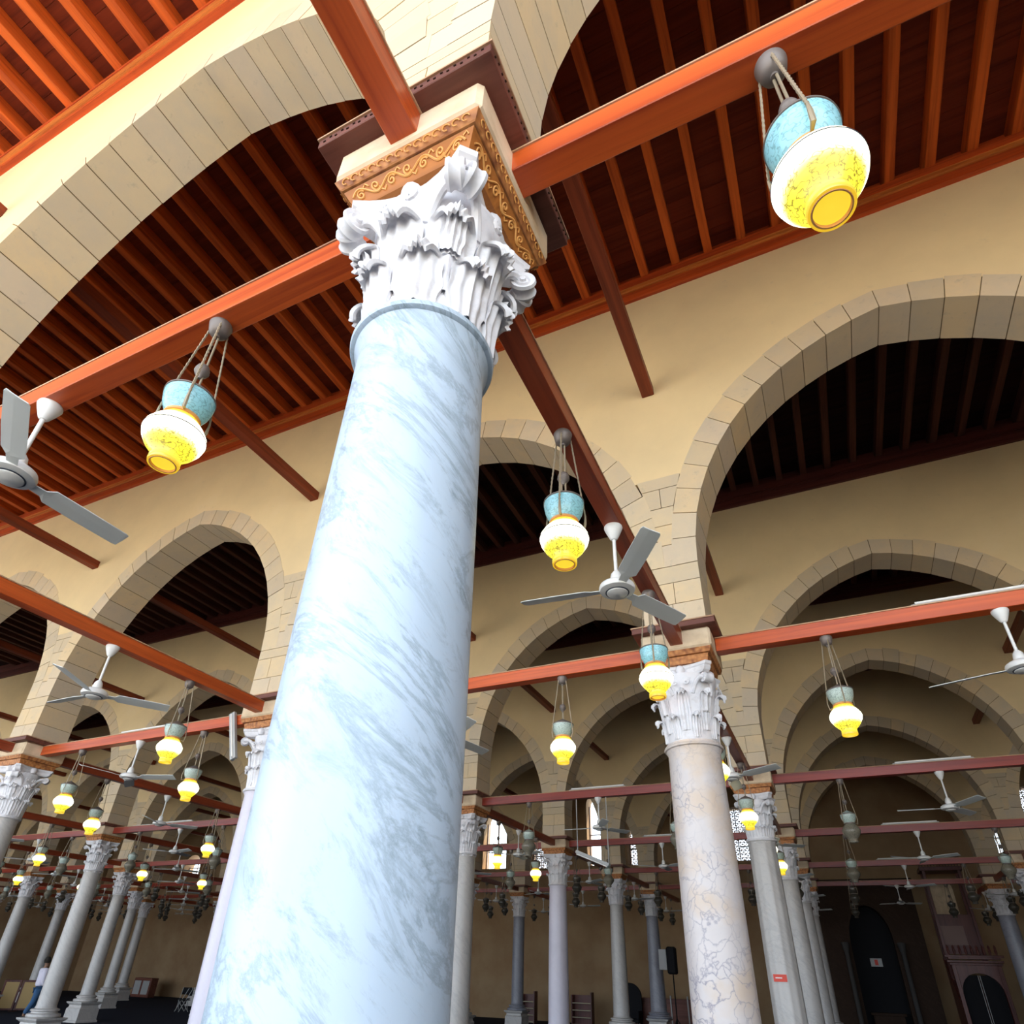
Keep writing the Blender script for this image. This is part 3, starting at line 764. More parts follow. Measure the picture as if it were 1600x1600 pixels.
# end skip
lean0 = lambda z: ((.0145 - .0105 * (z - 1.8)) * .78, (.0145 - .0105 * (z - 1.8)) * .62)
column('marble_column', 0, 0, .2425, .262, 'marble_white', 2, 'huge white and grey streaked marble column filling the foreground, with carved acanthus capital', lean=lean0)
def colname(a):
    if a == 0: return 'directly behind the big column'
    return '%s %s %s of the big column' % (ORDN[abs(a)], 'column' if abs(a) == 1 else 'columns', 'right' if a > 0 else 'left')
SPEC = {(1, 0): (.264, .284, 'marble_pink', 'pink veined marble column with round leaf capital, right of the big column'),
        (1, -1): (.215, .225, 'marble_lilac', 'pale lilac column half hidden behind the left edge of the big column'),
        (1, -2): (.206, .235, 'marble_grey', 'pale grey column with leafy capital cut by the left photo edge'),
        (2, 0): (.228, .25, 'fluted', 'fluted pale column behind the pink one, with a red sticker'),
        (2, -1): (.212, .27, 'marble_grey', 'grey column showing just right of the big column edge'),
        (3, -1): (.235, .268, 'marble_lilac', 'plain white column midway between big column and pink column'),
        (4, -1): (.215, .262, 'fluted', 'fluted grey column, next right of the plain white middle column'),
        (5, -1): (.225, .30, 'marble_dark', 'streaked blue grey column beside the black loudspeaker'),
        (5, -2): (.24, .25, 'marble_dark', 'dark blue grey column just left of plain white middle column'),
        (2, -3): (.213, .233, 'marble_grey', 'tall pale column on pedestal in front of the man in white'),
        (3, -4): (.207, .235, 'marble_grey', 'pale column on pedestal next right of the man in white'),
        (4, -5): (.205, .225, 'marble_grey', 'third pale pedestal column right of the man in white'),
        (5, 1): (.24, .27, 'marble_dark', 'grey column at the right photo edge beside the pulpit'),
        (3, 0): (.225, .24, 'marble_grey', 'narrow pale column hidden partly behind the fluted sticker column')}
COLUMNS = []
for j, y in enumerate(YS):
    for a, x in sorted(XS.items()):
        if j == 0: continue
        q = [px((x, y, z)) for z in (1, 2.5, 4.2)]
        if not any(p and -40 < p[0] < 1640 and -40 < p[1] < 1640 for p in q): continue
        sp = SPEC.get((j, a))
        if sp: rt, rb, mb, lab = sp
        else:
            rt, rb = .225, .245; mb = random.choice(['marble_grey', 'marble_dark', 'marble_grey'])
            lab = 'grey marble column of the %s arcade, %s' % (ORD[j], colname(a) if a else 'in the row behind the big column')
        lod = 1 if j <= 2 else 0
        style = 'bud' if (j, a) == (1, 0) else 'leaf'
        share = None if (j, a) == (1, 0) else ('c%d' % lod)
        ox = {(1, -1): .03, (1, 0): -.012, (4, -5): -.5, (5, -2): -.05}.get((j, a), 0)
        c = column('marble_column', x + ox, y, rt, rb, mb, lod, lab, style, share=share, cap_lift=.08 if j > 1 else 0)
        COLUMNS.append(c)
# red sticker on the fluted column
m = MB(); m.box(-.10, .10, -.254, -.238, -.05, .05, M['red']); m.box(-.07, .03, -.256, -.254, -.006, .010, M['white'])
tag(m.build('sticker', loc=(-.035, YS[2], 1.965)), 'small red sticker stuck on the fluted pale column', 'sticker')

# ------------------------------------------------------------------ tie beams
def bay_x(a): return ('first' if a in (0, -1) else 'second' if a in (1, -2) else {-3: 'third', -4: 'fourth', -5: 'fifth', -6: 'sixth', -7: 'seventh'}[a]) + ' bay ' + ('right' if a >= 0 else 'left') + ' of big column'
def line_y(a): return 'behind big column' if a == 0 else '%s %s %s of big column' % (ORDN[abs(a)], 'column' if abs(a) == 1 else 'columns', 'right' if a > 0 else 'left')
CARD = ['one', 'two', 'three', 'four', 'five', 'six', 'seven']
BW, BH, ZB = .068, .166, 5.0
REPS = []
bx_mesh = {}
def beam_x(j, a):
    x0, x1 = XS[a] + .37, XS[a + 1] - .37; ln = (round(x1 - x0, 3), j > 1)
    if ('x', ln) not in bx_mesh:
        LN = ln; ln = ln[0]
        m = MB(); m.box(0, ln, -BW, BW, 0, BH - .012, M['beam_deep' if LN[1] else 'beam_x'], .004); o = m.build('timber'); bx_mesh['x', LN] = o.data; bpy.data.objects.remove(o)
        m = MB(); m.box(0, ln, -BW - .006, BW + .006, BH - .012, BH, M['batten']); o = m.build('b'); bx_mesh['xb', LN] = o.data; bpy.data.objects.remove(o); ln = LN
    t = thing('tie_beam', (x0, YS[j], ZB), label='%s timber tie beam along the %s arcade, %s' % ('orange brown' if j < 2 else 'dark red', ORD[j], bay_x(a)), cat='beam', group='tie beams between the columns')
    for k, nm in (('x', 'timber'), ('xb', 'top_batten')):
        o = bpy.data.objects.new(nm, bx_mesh[k, ln]); COL.objects.link(o); o.parent = t
    REPS.append((t, 'beam')); return t
def beam_y(j, a):
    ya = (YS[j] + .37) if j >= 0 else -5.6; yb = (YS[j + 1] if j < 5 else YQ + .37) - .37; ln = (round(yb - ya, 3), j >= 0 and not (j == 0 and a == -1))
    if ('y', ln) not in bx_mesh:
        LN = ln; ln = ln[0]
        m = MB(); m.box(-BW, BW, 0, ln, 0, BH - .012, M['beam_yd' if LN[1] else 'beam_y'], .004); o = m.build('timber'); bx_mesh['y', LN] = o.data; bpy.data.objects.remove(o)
        m = MB(); m.box(-BW - .006, BW + .006, 0, ln, BH - .012, BH, M['batten']); o = m.build('b'); bx_mesh['yb', LN] = o.data; bpy.data.objects.remove(o); ln = LN
    if j < 0: lab = 'timber tie beam running from the big column toward the viewer overhead' if a == 0 else 'timber tie beam over the viewer, %s' % line_y(a)
    elif j == 5: lab = 'dark tie beam running back to the end wall, %s' % line_y(a)
    else: lab = 'timber beam running back between arcades %s and %s, %s' % (CARD[j], CARD[j + 1], line_y(a))
    t = thing('tie_beam', (XS[a], ya, ZB), label=lab, cat='beam', group='tie beams between the columns')
    for k, nm in (('y', 'timber'), ('yb', 'top_batten')):
        o = bpy.data.objects.new(nm, bx_mesh[k, ln]); COL.objects.link(o); o.parent = t
    REPS.append((t, 'beam')); return t
def any_in(p, q):
    for i in range(13):
        t = i / 12
        if inview([p[k] + (q[k] - p[k]) * t for k in range(3)], 30): return True
    return False
for j in range(6):
    for a in range(-7, 2):
        if any_in((XS[a], YS[j], 5.1), (XS[a + 1], YS[j], 5.1)): beam_x(j, a)
for j in range(-1, 6):
    for a in XS:
        ya = YS[j] if j >= 0 else -5.6; yb = YS[j + 1] if j < 5 else YQ
        if any_in((XS[a], ya, 5.1), (XS[a], yb, 5.1)): beam_y(j, a)
# high struts across each aisle at the spandrels
st_mesh = {}
for j in range(-1, 6):
    for a in XS:
        ya = YS[j] + HT if j >= 0 else -5.6; yb = (YS[j + 1] - HT) if j < 5 else YQ; ln = round(yb - ya, 3)
        if not any_in((XS[a], ya, 9), (XS[a], yb, 9)): continue
        if ln not in st_mesh:
            m = MB(); m.box(-.085, .085, 0, ln, 0, .16, M['strut'], .008); o = m.build('strut_beam'); st_mesh[ln] = o.data; bpy.data.objects.remove(o)
        o = bpy.data.objects.new('strut_beam', st_mesh[ln]); COL.objects.link(o); o.location = (XS[a], ya, 8.93)
        where = 'over the viewer' if j < 0 else ('meeting the end wall' if j == 5 else 'between arcades %s and %s' % (CARD[j], CARD[j + 1]))
        tag(o, 'high brown timber strut %s, %s' % (where, line_y(a).replace('behind big column', 'in the big column line')), 'beam', 'high struts under the ceilings')
        REPS.append((o, 'beam'))

# ------------------------------------------------------------------ hanging lamps
def make_lamp(lit, lod):
    t = bpy.data.objects.new('hanging_lamp', None); COL.objects.link(t); t.empty_display_size = .1
    n = {2: 56, 1: 24, 0: 12}[lod]
    m = MB(); m.lathe([(.055, 0), (.062, -.015), (.058, -.035), (.050, -.075), (.030, -.092), (.016, -.098), (.016, -.112), (.004, -.112)], n, M['bronze']); m.build('canopy', t, True)
    m = MB()
    if lod == 2:
        for s in (-1, 1): m.tube([(s * .010, 0, -.10), (s * .012, 0, -.35), (s * .014, .004, -.74)], .006, 8, M['chain'])
    else: m.tube([(0, 0, -.10), (0, 0, -.74)], .008, 6 if lod else 4, M['chain'])
    rod = m.build('rod', t, True)
    m = MB(); m.lathe([(.012, -.345), (.030, -.358), (.037, -.38), (.035, -.39), (.039, -.395), (.032, -.412), (.016, -.43), (.01, -.445)], n, M['bronze']); m.build('bead', rod, True)
    bowl = M['bowl_blue'] if lit and lod == 2 else M['bowl_pale'] if lit != 2 else M['glass_dark']
    m = MB(); m.lathe([(.116, -.598), (.123, -.606), (.122, -.63), (.113, -.675), (.094, -.715), (.078, -.742), (.073, -.738), (.088, -.712), (.108, -.675), (.116, -.63), (.114, -.606)], n, bowl, caps=(False, False))
    b = m.build('upper_bowl', t, True)
    m = MB(); m.lathe([(.119, -.592), (.126, -.595), (.127, -.604), (.119, -.608)], n, M['bronze'], caps=(False, False)); m.build('rim', b, True)
    if lod < 2:
        m = MB(); m.lathe([(.122, -.598), (.075, -.565), (.026, -.540), (.01, -.53)], n, M['bowl_pale'] if lit == 0 else M['bronze'], caps=(False, True)); m.build('cap', b, True)
    m = MB(); m.lathe([(.080, -.735), (.089, -.741), (.090, -.755), (.081, -.760)], n, M['orange_ring'] if lit == 1 else M['bronze'], caps=(True, True)); m.build('neck_ring', t, True)
    m = MB(); m.lathe([(.078, -.750), (.094, -.775), (.124, -.815), (.144, -.850), (.147, -.872), (.139, -.902), (.116, -.942), (.092, -.970), (.075, -.988), (.070, -1.0), (.068, -1.012), (.072, -1.018), (.068, -1.026), (.073, -1.036), (.070, -1.050), (.062, -1.050), (.058, -1.034), (.004, -1.030)], n, M['globe_lit'] if lit == 1 else M['globe_off'] if lit == 0 else M['glass_dark'], caps=(True, True))
    g = m.build('globe', t, True)
    if lod == 2:
        m = MB(); m.lathe([(.1465, -.862), (.1486, -.865), (.1465, -.868)], n, M['dark_line'], caps=(False, False)); m.build('painted_line', g, True)
        m = MB(); m.lathe([(.0625, -1.049), (.0605, -1.052), (.0560, -1.052), (.0550, -1.038)], n, M['orange_ring'], caps=(False, False)); m.build('foot_rim', g, True)
    for k in range(3):
        a = k * 2 * PI / 3 + .5; ca, sa = math.cos(a), math.sin(a); m = MB()
        if lod == 2:
            for s in (0, PI):
                pts = []
                for i in range(41):
                    q = i / 40; rr = .052 + (.140 - .052) * q; z = -.03 - .64 * q; tw = q * 60 + s
                    pts.append((rr * ca + .0035 * math.cos(tw) * -sa, rr * sa + .0035 * math.cos(tw) * ca, z + .0035 * math.sin(tw)))
                m.tube(pts, .0045, 5, M['chain'])
            m.tube([(.140 * ca, .140 * sa, -.66), (.138 * ca, .138 * sa, -.72), (.130 * ca, .130 * sa, -.765), (.088 * ca, .088 * sa, -.748)], .007, 6, M['chain'], taper=[.7, 1.3, 1.4, .8])
        else:
            m.tube([(.05 * ca, .05 * sa, -.04), (.138 * ca, .138 * sa, -.70), (.128 * ca, .128 * sa, -.765), (.086 * ca, .086 * sa, -.748)], .006 if lod else .007, 4, M['chain'])
        m.build('chain', t)
    if lit and lod == 2:
        for k in range(3):
            a = k * 2 * PI / 3 + 1.55; m = MB(); R_ = Matrix.Rotation(a, 3, 'Z')
            ring = [R_ @ Vector((.1205 - .010 * (.5 - .5 * math.sin(q)), 0.0, -.645)) + (R_ @ Vector((0, 1, 0))) * (.017 * math.cos(q)) + Vector((0, 0, .017 * math.sin(q))) for q in [i * PI / 8 for i in range(17)]]
            m.tube(ring, .0018, 4, M['white']); m.build('painted_medallion', b)
    return t
protos = {}
for lit in (0, 1, 2):
    for lod in (0, 1, 2):
        if lod == 2 and lit != 1: continue
        protos[lit, lod] = make_lamp(lit, lod)
def put_lamp(p, lit, label, rz, grp):
    d = (Vector(p) - CAM).length; lod = 2 if d < 6.5 and lit == 1 else (1 if d < 15 else 0)
    t = copy_tree(protos[lit, lod]); t.location = p; t.rotation_euler = (0, 0, rz)
    tag(t, label, 'lamp', grp); REPS.append((t, 'lamp')); return t
rnd = random.Random(5)
for j in range(6):
    for a in range(-7, 2):
        for nm, x in (('left', XS[a] + 1.47), ('right', XS[a + 1] - 1.47)):
            p = (x, YS[j], ZB)
            if not inview((x, YS[j], 4.3), 25): continue
            lit = 1 if j < 2 else 0 if j < 4 else 2
            put_lamp(p, lit, '%s lamp under the %s arcade beam, %s, %s end' % ('glowing amber' if lit == 1 else 'unlit pale' if lit == 0 else 'unlit dark', ORD[j], bay_x(a), nm), {(0, 0): 2.2, (0, -1): 1.0}.get((j, a), rnd.uniform(0, 6)), 'lamps hanging from the tie beams')
for a in XS:
    for j in range(6):
        y1_ = YS[j + 1] if j < 5 else YQ
        for nm, y in (('near', YS[j] + 1.55), ('far', y1_ - 1.58)):
            p = (XS[a], y, ZB)
            if not inview((XS[a], y, 4.3), 25): continue
            lit = 1 if j < 3 else 2
            tx = 'arcades %s to %s' % (CARD[j], CARD[j + 1]) if j < 5 else 'last aisle'
            put_lamp(p, lit, '%s lamp %s, %s, %s end' % ('glowing amber' if lit == 1 else 'unlit dark', line_y(a), tx, nm), {(0, 0): .2}.get((a, j), rnd.uniform(0, 6)), 'lamps hanging from the tie beams')
for o in protos.values():
    for ch in list(o.children_recursive): bpy.data.objects.remove(ch)
    bpy.data.objects.remove(o)

# ------------------------------------------------------------------ ceiling fans
def make_fan(n):
    t = bpy.data.objects.new('ceiling_fan', None); COL.objects.link(t)
    m = MB(); m.lathe([(.072, 0), (.074, -.012), (.060, -.05), (.034, -.11), (.022, -.125), (.012, -.126)], n, M['fan']); m.build('canopy', t, True)
    m = MB(); m.tube([(0, 0, -.11), (0, 0, -.50)], .014, max(6, n // 4), M['fan']); m.build('rod', t, True)
    m = MB(); m.lathe([(.018, -.42), (.040, -.45), (.050, -.50), (.046, -.525), (.10, -.535), (.130, -.555), (.137, -.575), (.130, -.60), (.095, -.612), (.088, -.612)], n, M['fan'], caps=(True, True)); h = m.build('motor', t, True)
    m = MB(); m.lathe([(.089, -.610), (.089, -.616), (.080, -.616)], n, M['dark_line'], caps=(False, False)); m.lathe([(.080, -.612), (.078, -.622), (.060, -.632), (.004, -.636)], n, M['fan'], caps=(True, False)); m.build('bottom_cap', h, True)
    for k in range(3):
        m = MB(); R_ = Matrix.Rotation(k * 2 * PI / 3, 3, 'Z'); vs = []; th = .006
        sec = [(.12, .030, .00), (.20, .034, .002), (.24, .066, .004), (.45, .070, .006), (.74, .066, .010), (.76, .056, .010)]
        for (r, w, dz) in sec:
            for (s, e) in ((-1, .022), (-.2, .004), (1, -.016)):
                vs.append(R_ @ Vector((r, s * w, -.585 + dz + e * (1 if r > .21 else .3))))
        q = len(vs); vs += [v - Vector((0, 0, th)) for v in vs]; fs = []
        for i in range(len(sec) - 1):
            for c in range(2):
                a0 = i * 3 + c; fs += [(a0, a0 + 1, a0 + 4, a0 + 3), (q + a0, q + a0 + 3, q + a0 + 4, q + a0 + 1)]
            for c, fl in ((0, 0), (2, 1)):
                a0 = i * 3 + c; f = (a0, a0 + 3, q + a0 + 3, q + a0); fs.append(f if not fl else f[::-1])
        e0 = (len(sec) - 1) * 3; fs += [(0, 1, q + 1, q), (1, 2, q + 2, q + 1), (e0 + 1, e0, q + e0, q + e0 + 1), (e0 + 2, e0 + 1, q + e0 + 1, q + e0 + 2)]
        m.add(vs, fs, M['blade']); m.build('blade', t)
    return t
fan_hi, fan_lo = make_fan(40), make_fan(12)
def put_fan(p, rz, label):
    t = copy_tree(fan_hi if (Vector(p) - CAM).length < 10 else fan_lo); t.location = p; t.rotation_euler = (0, 0, rz)
    tag(t, label, 'fan', 'ceiling fans under the tie beams'); REPS.append((t, 'fan'))
D = math.radians
FR = {('x', 0, -1): D(91), ('x', 0, 0): D(20), ('x', 1, 0): D(39), ('x', 1, -2): D(22), ('x', 1, -1): D(80), ('y', 0, 0): D(64), ('y', 0, -1): D(59), ('x', 2, 0): D(58)}
for j in range(6):
    for a in range(-7, 2):
        p = ((XS[a] + XS[a + 1]) / 2, YS[j], ZB)
        if inview((p[0], p[1], 4.5), 90): put_fan(p, FR.get(('x', j, a), rnd.uniform(0, 2)), 'white three blade fan under the %s arcade beam, %s' % (ORD[j], bay_x(a)))
for a in XS:
    for j in range(6):
        y1_ = YS[j + 1] if j < 5 else YQ
        p = (XS[a], (YS[j] + y1_) / 2, ZB)
        tx = 'arcades %s to %s' % (CARD[j], CARD[j + 1]) if j < 5 else 'last aisle'
        if inview((p[0], p[1], 4.5), 90): put_fan(p, FR.get(('y', j, a), rnd.uniform(0, 2)), 'white three blade fan %s, %s' % (line_y(a), tx))
for o in (fan_hi, fan_lo):
    for ch in list(o.children_recursive): bpy.data.objects.remove(ch)
    bpy.data.objects.remove(o)

# ------------------------------------------------------------------ tube lights lying on the beams
def tube_light(loc, rot, label, ln=1.2):
    t = thing('tube_light', loc, label=label, cat='light fixture', group='fluorescent fixtures on the beams'); t.rotation_euler = rot
    m = MB(); m.box(-ln / 2, ln / 2, -.025, .025, 0, .03, M['steel'], .004); m.build('housing', t)
    m = MB(); m.tube([(-ln / 2 + .04, -.012, .042), (ln / 2 - .04, -.012, .042)], .013, 10, M['tube']); m.build('tube', t, True)
    REPS.append((t, 'tube')); return t
for j, a, x in ((1, 0, 2.9), (1, -2, -8.9), (2, 0, 2.95), (2, -1, -3.0), (2, -3, -15.1), (3, 0, 2.9), (4, 0, 2.9), (3, -1, -2.9), (1, -1, -4.3)):
    tube_light((x, YS[j] - .01, ZB + BH), (0, 0, 0), 'white fluorescent tube lying on the %s arcade beam, %s' % (ORD[j], bay_x(a)))
t = thing('light_fixture', (-6.69, YS[1] - .10, 4.82), label='grey metal light fixture hung upright on the beam left of the lilac column', cat='light fixture'); t.rotation_euler = (0, D(69.8), 0)
m = MB(); m.box(-.39, .39, -.03, .03, -.055, -.005, M['steel'], .004); m.box(-.39, .39, -.03, .02, .0, .05, M['steel'], .004); m.build('housing', t)
m = MB(); m.tube([(-.36, -.035, -.002), (.36, -.035, -.002)], .012, 8, M['tube']); m.build('tube', t, True)
t = thing('light_fixture', (-3.15, YS[2], 3.86), label='grey fluorescent fixture hanging tilted below the third arcade beam', cat='light fixture'); t.rotation_euler = (0, D(22), 0)
m = MB(); m.box(-.36, .36, -.06, .06, -.03, .03, M['steel'], .006); m.build('housing', t)
m = MB(); m.tube([(-.33, -.03, -.04), (.33, -.03, -.04)], .013, 8, M['tube']); m.build('tube', t, True)
for u in (-.34, .34):
    up = Matrix.Rotation(-D(22), 3, 'Y') @ Vector((0, 0, 1)); dz = 1.14 + u * math.sin(D(22)); m = MB(); m.tube([Vector((u, 0, .02)), Vector((u, 0, 0)) + up * dz], .010, 6, M['steel']); m.build('hanger_rod', t, True)

# ------------------------------------------------------------------ mihrab
mh = thing('mihrab', (1.9, YQ, 0), label='dark prayer niche with pointed top and slender side columns in the end wall', cat='prayer niche')
m = MB(); hw, zs_ = .80, 3.3
npt = 14; arcp = [(-hw * math.cos(PI * k / npt), zs_ + 1.45 * math.sin(PI * k / npt) ** .9) for k in range(npt + 1)]
def niche(m, y0, y1, W_, H_):
    m.box(-W_, -hw, y0, y1, 0, H_, M['dark_stone']); m.box(hw, W_, y0, y1, 0, H_, M['dark_stone'])
    for (xa, za), (xb, zb_) in zip(arcp[:-1], arcp[1:]): m.prism([(xa, za), (xb, zb_), (xb, H_), (xa, H_)], y0, y1, M['dark_stone'])
niche(m, -.75, -.02, 1.9, 5.6); m.build('surround', mh)
m = MB(); m.box(-hw - .1, hw + .1, -.02, -.004, 0, 4.9, M['black']); m.build('niche_back', mh)
m = MB(); m.box(-2.0, 2.0, -.82, -.02, 5.6, 5.75, M['dark_stone'], .03); m.build('cornice', mh)
for s in (-1, 1):
    m = MB(); m.lathe([(.14, 0), (.14, .15), (.09, .22), (.085, 3.0), (.10, 3.05), (.15, 3.3), (.15, 3.38)], 16, M['smoky'], (s * 1.02, -.92, 0)); m.build('side_column', mh, True)
m = MB(); m.box(-.22, .22, -.06, -.03, 2.55, 2.85, M['steel'], .01); m.box(-.06, .06, -.065, -.06, 2.6, 2.8, M['red']); m.build('plaque', mh)
m = MB(); m.box(-.55, .55, -.5, -.1, 0, .9, M['dark_stone'], .02); m.box(-.62, .62, -.55, -.05, .9, .98, M['dark_stone']); m.build('low_shelf', mh)

# ------------------------------------------------------------------ minbar (pulpit)
mn = thing('pulpit', (4.95, 29.2, 0), label='mahogany pulpit with arched gate, crested cornice and railed canopy beside the niche', cat='pulpit')
m = MB(); m.box(-.75, -.62, -.12, .12, 0, 2.6, M['maho'], .01); m.box(.62, .75, -.12, .12, 0, 2.6, M['maho'], .01)
n = 12; ap = [(-.62 * math.cos(PI * k / n), 1.75 + .62 * math.sin(PI * k / n)) for k in range(n + 1)]
for (xa, za), (xb, zb_) in zip(ap[:-1], ap[1:]): m.prism([(xa, za), (xb, zb_), (xb, 2.6), (xa, 2.6)], -.1, .1, M['maho'])
m.build('gate_arch', mn)
m = MB()
for i, (h, z) in enumerate(((.80, 2.60), (.86, 2.68), (.80, 2.78), (.90, 2.84))): m.box(-h, h, -.15 - .02 * i, .15, z, z + .07, M['maho'], .008)
m.build('cornice', mn)
for i in range(9):
    x = -.72 + i * .18; m = MB(); m.lathe([(.02, 0), (.035, .06), (.05, .13), (.03, .2), (.045, .24), (.01, .32)], 6, M['maho'], (x, -.05, 2.91)); m.build('crest', mn)
for s in (-1, 1):
    m = MB(); m.box(-.30 + s * .31 - .0, .30 + s * .31, .02, .05, .05, 2.3, M['black'], .005); m.tube([(s * .03, .0, .1), (s * .03, .0, 2.3)], .012, 6, M['steel']); m.build('door', mn)
m = MB()
for s in (-1, 1): m.prism([(0, 0), (.01, 0), (.01, .1), (0, .1)], 0, .01, M['maho'])
poly = [(.15, 0), (2.6, 0), (2.6, 2.9), (.15, .9)]
for s in (-1, 1):
    x0, x1 = (s * .66 - .03, s * .66 + .03)
    m.add([(x0, y, z) for y, z in poly] + [(x1, y, z) for y, z in poly], [(0, 1, 2, 3), (7, 6, 5, 4), (0, 4, 5, 1), (1, 5, 6, 2), (2, 6, 7, 3), (3, 7, 4, 0)], M['maho'])
for i in range(9): m.box(-.63, .63, .2 + i * .27, .2 + i * .27 + .28, 0, .25 + i * .24, M['maho'])
m.build('stair', mn)
m = MB()
for sx in (-.62, .62):
    for y in (1.75, 2.55): m.box(sx - .05, sx + .05, y - .05, y + .05, 2.2, 5.9, M['maho'])
m.box(-.75, .75, 1.62, 2.68, 5.9, 6.05, M['maho'], .01); m.box(-.48, .30, 2.40, 2.46, 4.4, 5.3, M['block'], .0); m.lathe([(.39, -.03), (.39, .03)], 20, M['block'], (-.09, 2.43, 5.3)) if 0 else None; m.prism([(-.48, 5.3), (.30, 5.3)] + [(-.09 + .39 * math.cos(t), 5.3 + .39 * math.sin(t)) for t in [q * PI / 10 for q in range(11)]], 2.40, 2.46, M['block'])
m.box(-.60, .20, 1.78, 1.84, 3.3, 3.95, M['pinkish']); m.box(-.62, .62, 1.84, 1.9, 3.0, 4.35, M['maho']); m.build('canopy_tower', mn)
m = MB()
for i in range(15):
    x = -.72 + 1.44 * i / 14; m.lathe([(.012, 0), (.022, .06), (.012, .12), (.022, .22), (.012, .30)], 5, M['maho'], (x, 1.62, 6.05))
m.box(-.74, .74, 1.60, 1.64, 6.35, 6.39, M['maho']); m.build('balustrade', mn)

# ------------------------------------------------------------------ furniture near the end wall
def bookshelf(loc, w, h, label, mat_=M['books']):
    t = thing('bookshelf', loc, label=label, cat='bookshelf')
    m = MB(); m.box(-w / 2, -w / 2 + .05, -.18, .18, 0, h, M['maho']); m.box(w / 2 - .05, w / 2, -.18, .18, 0, h + .12, M['maho']); m.box(-w / 2, w / 2, .15, .18, 0, h, M['maho']); m.build('frame', t)
    n = 4
    for i in range(n):
        z = .08 + i * (h - .1) / n; m = MB(); m.box(-w / 2 + .05, w / 2 - .05, -.17, .15, z - .03, z, M['books']); m.build('shelf', t)
    return t
bookshelf((-10.2, 30.4, 0), .95, 1.15, 'low wooden bookcase with cream shelves by the end wall, right of plain white column')
bookshelf((-12.75, 30.3, 0), .7, 1.1, 'small dark wooden bookcase beside the dark blue grey column base', M['black'])
sp = thing('loudspeaker', (-4.72, 24.4, 0), label='tall black loudspeaker on a thin pole stand', cat='loudspeaker')
m = MB(); m.box(-.16, .16, -.15, .15, 2.02, 2.86, M['black'], .05); m.build('cabinet', sp)
m = MB(); m.box(-.44, -.17, -.10, .12, 2.15, 2.78, M['steel'], .01); m.build('side_panel', sp)
m = MB(); m.tube([(0, 0, .1), (0, 0, 2.05)], .022, 8, M['black']); m.build('pole', sp, True)
for k in range(3):
    m = MB(); a = k * 2.09 + .4; m.tube([(0, 0, .75), (.45 * math.cos(a), .45 * math.sin(a), .02)], .016, 6, M['black']); m.build('leg', sp, True)
pt = thing('partition_screen', (-6.3, 29.2, 0), label='low dark wooden partition with pale posts behind the loudspeaker', cat='partition')
for i in range(5):
    m = MB(); m.box(-1.7 + i * .68, -1.06 + i * .68, -.03, .03, .05, 1.2, M['plate'], .01); m.build('panel', pt)
    m = MB(); m.box(-1.75 + i * .68, -1.70 + i * .68, -.05, .05, 0, 1.3, M['steel']); m.build('post', pt)
ch = thing('high_backed_chair', (-7.6, 28.6, 0), label='dark high backed seat with rounded top beside the fluted grey column', cat='chair')
m = MB(); pr = [(-.5, .45), (.5, .45)] + [(.5 * math.cos(t), 1.2 + .5 * math.sin(t)) for t in [k * PI / 12 for k in range(13)]]; m.prism(pr, .2, .32, M['black']); m.build('backrest', ch)
m = MB(); m.box(-.5, .5, -.35, .25, .35, .48, M['black'], .03); m.build('seat', ch)
for sx in (-.45, .45):
    for sy in (-.3, .25): m = MB(); m.box(sx - .03, sx + .03, sy - .03, sy + .03, 0, .36, M['black']); m.build('leg', ch)
    m = MB(); m.box(sx - .05, sx + .05, -.32, .25, .48, .75, M['black'], .02); m.build('armrest', ch)
cb = thing('cabinet', (-38.6, 30.8, 0), label='dark wooden cabinet with pale glass panes against the end wall, far left', cat='cabinet')
m = MB(); m.box(-.75, .75, -.25, .25, 0, 1.0, M['plate'], .02); m.build('body', cb)
for s in (-1, 1): m = MB(); m.box(s * .36 - .28, s * .36 + .28, -.27, -.25, .15, .85, M['steel']); m.build('door', cb)
def folding_chair(loc, rz, label):
    t = thing('folding_chair', loc, rz, label=label, cat='chair', group='chairs at the left end of the hall')
    m = MB(); m.box(-.22, .22, -.2, .2, .43, .46, M['black'], .01); m.build('seat', t)
    m = MB(); m.box(-.22, .22, .19, .22, .60, .88, M['black'], .01); m.build('backrest', t)
    for sx in (-.2, .2):
        m = MB(); m.tube([(sx, -.22, 0), (sx, .2, .88)], .014, 6, M['steel']); m.build('leg', t)
        m = MB(); m.tube([(sx, .22, 0), (sx, -.18, .45)], .014, 6, M['steel']); m.build('leg', t)
folding_chair((-27.6, 24.2, 0), .6, 'leftmost of the steel legged folding chairs beside the big column foot')
folding_chair((-26.7, 23.4, 0), -.3, 'nearest of the steel legged folding chairs beside the big column foot')
folding_chair((-26.9, 24.6, 0), 1.4, 'farthest of the steel legged folding chairs beside the big column foot')
fs_ = thing('folding_screen', (-30.3, 18.2, 0), .95, label='gilt and painted folding screen standing behind the man in white', cat='screen')
for i in range(2):
    m = MB(); m.box(-.62 + i * .63, -.02 + i * .63, -.02 - .05 * i, .02 - .05 * i, .03, 1.08, M['maho'], .01); p = m.build('panel', fs_)
    m = MB(); m.box(-.55 + i * .63, -.09 + i * .63, -.03 - .05 * i, -.02 - .05 * i, .10, 1.0, M['gold']); m.lathe([(.16, 0), (.16, .012), (.004, .012)], 14, M['plate']); m.build('painted_field', p)

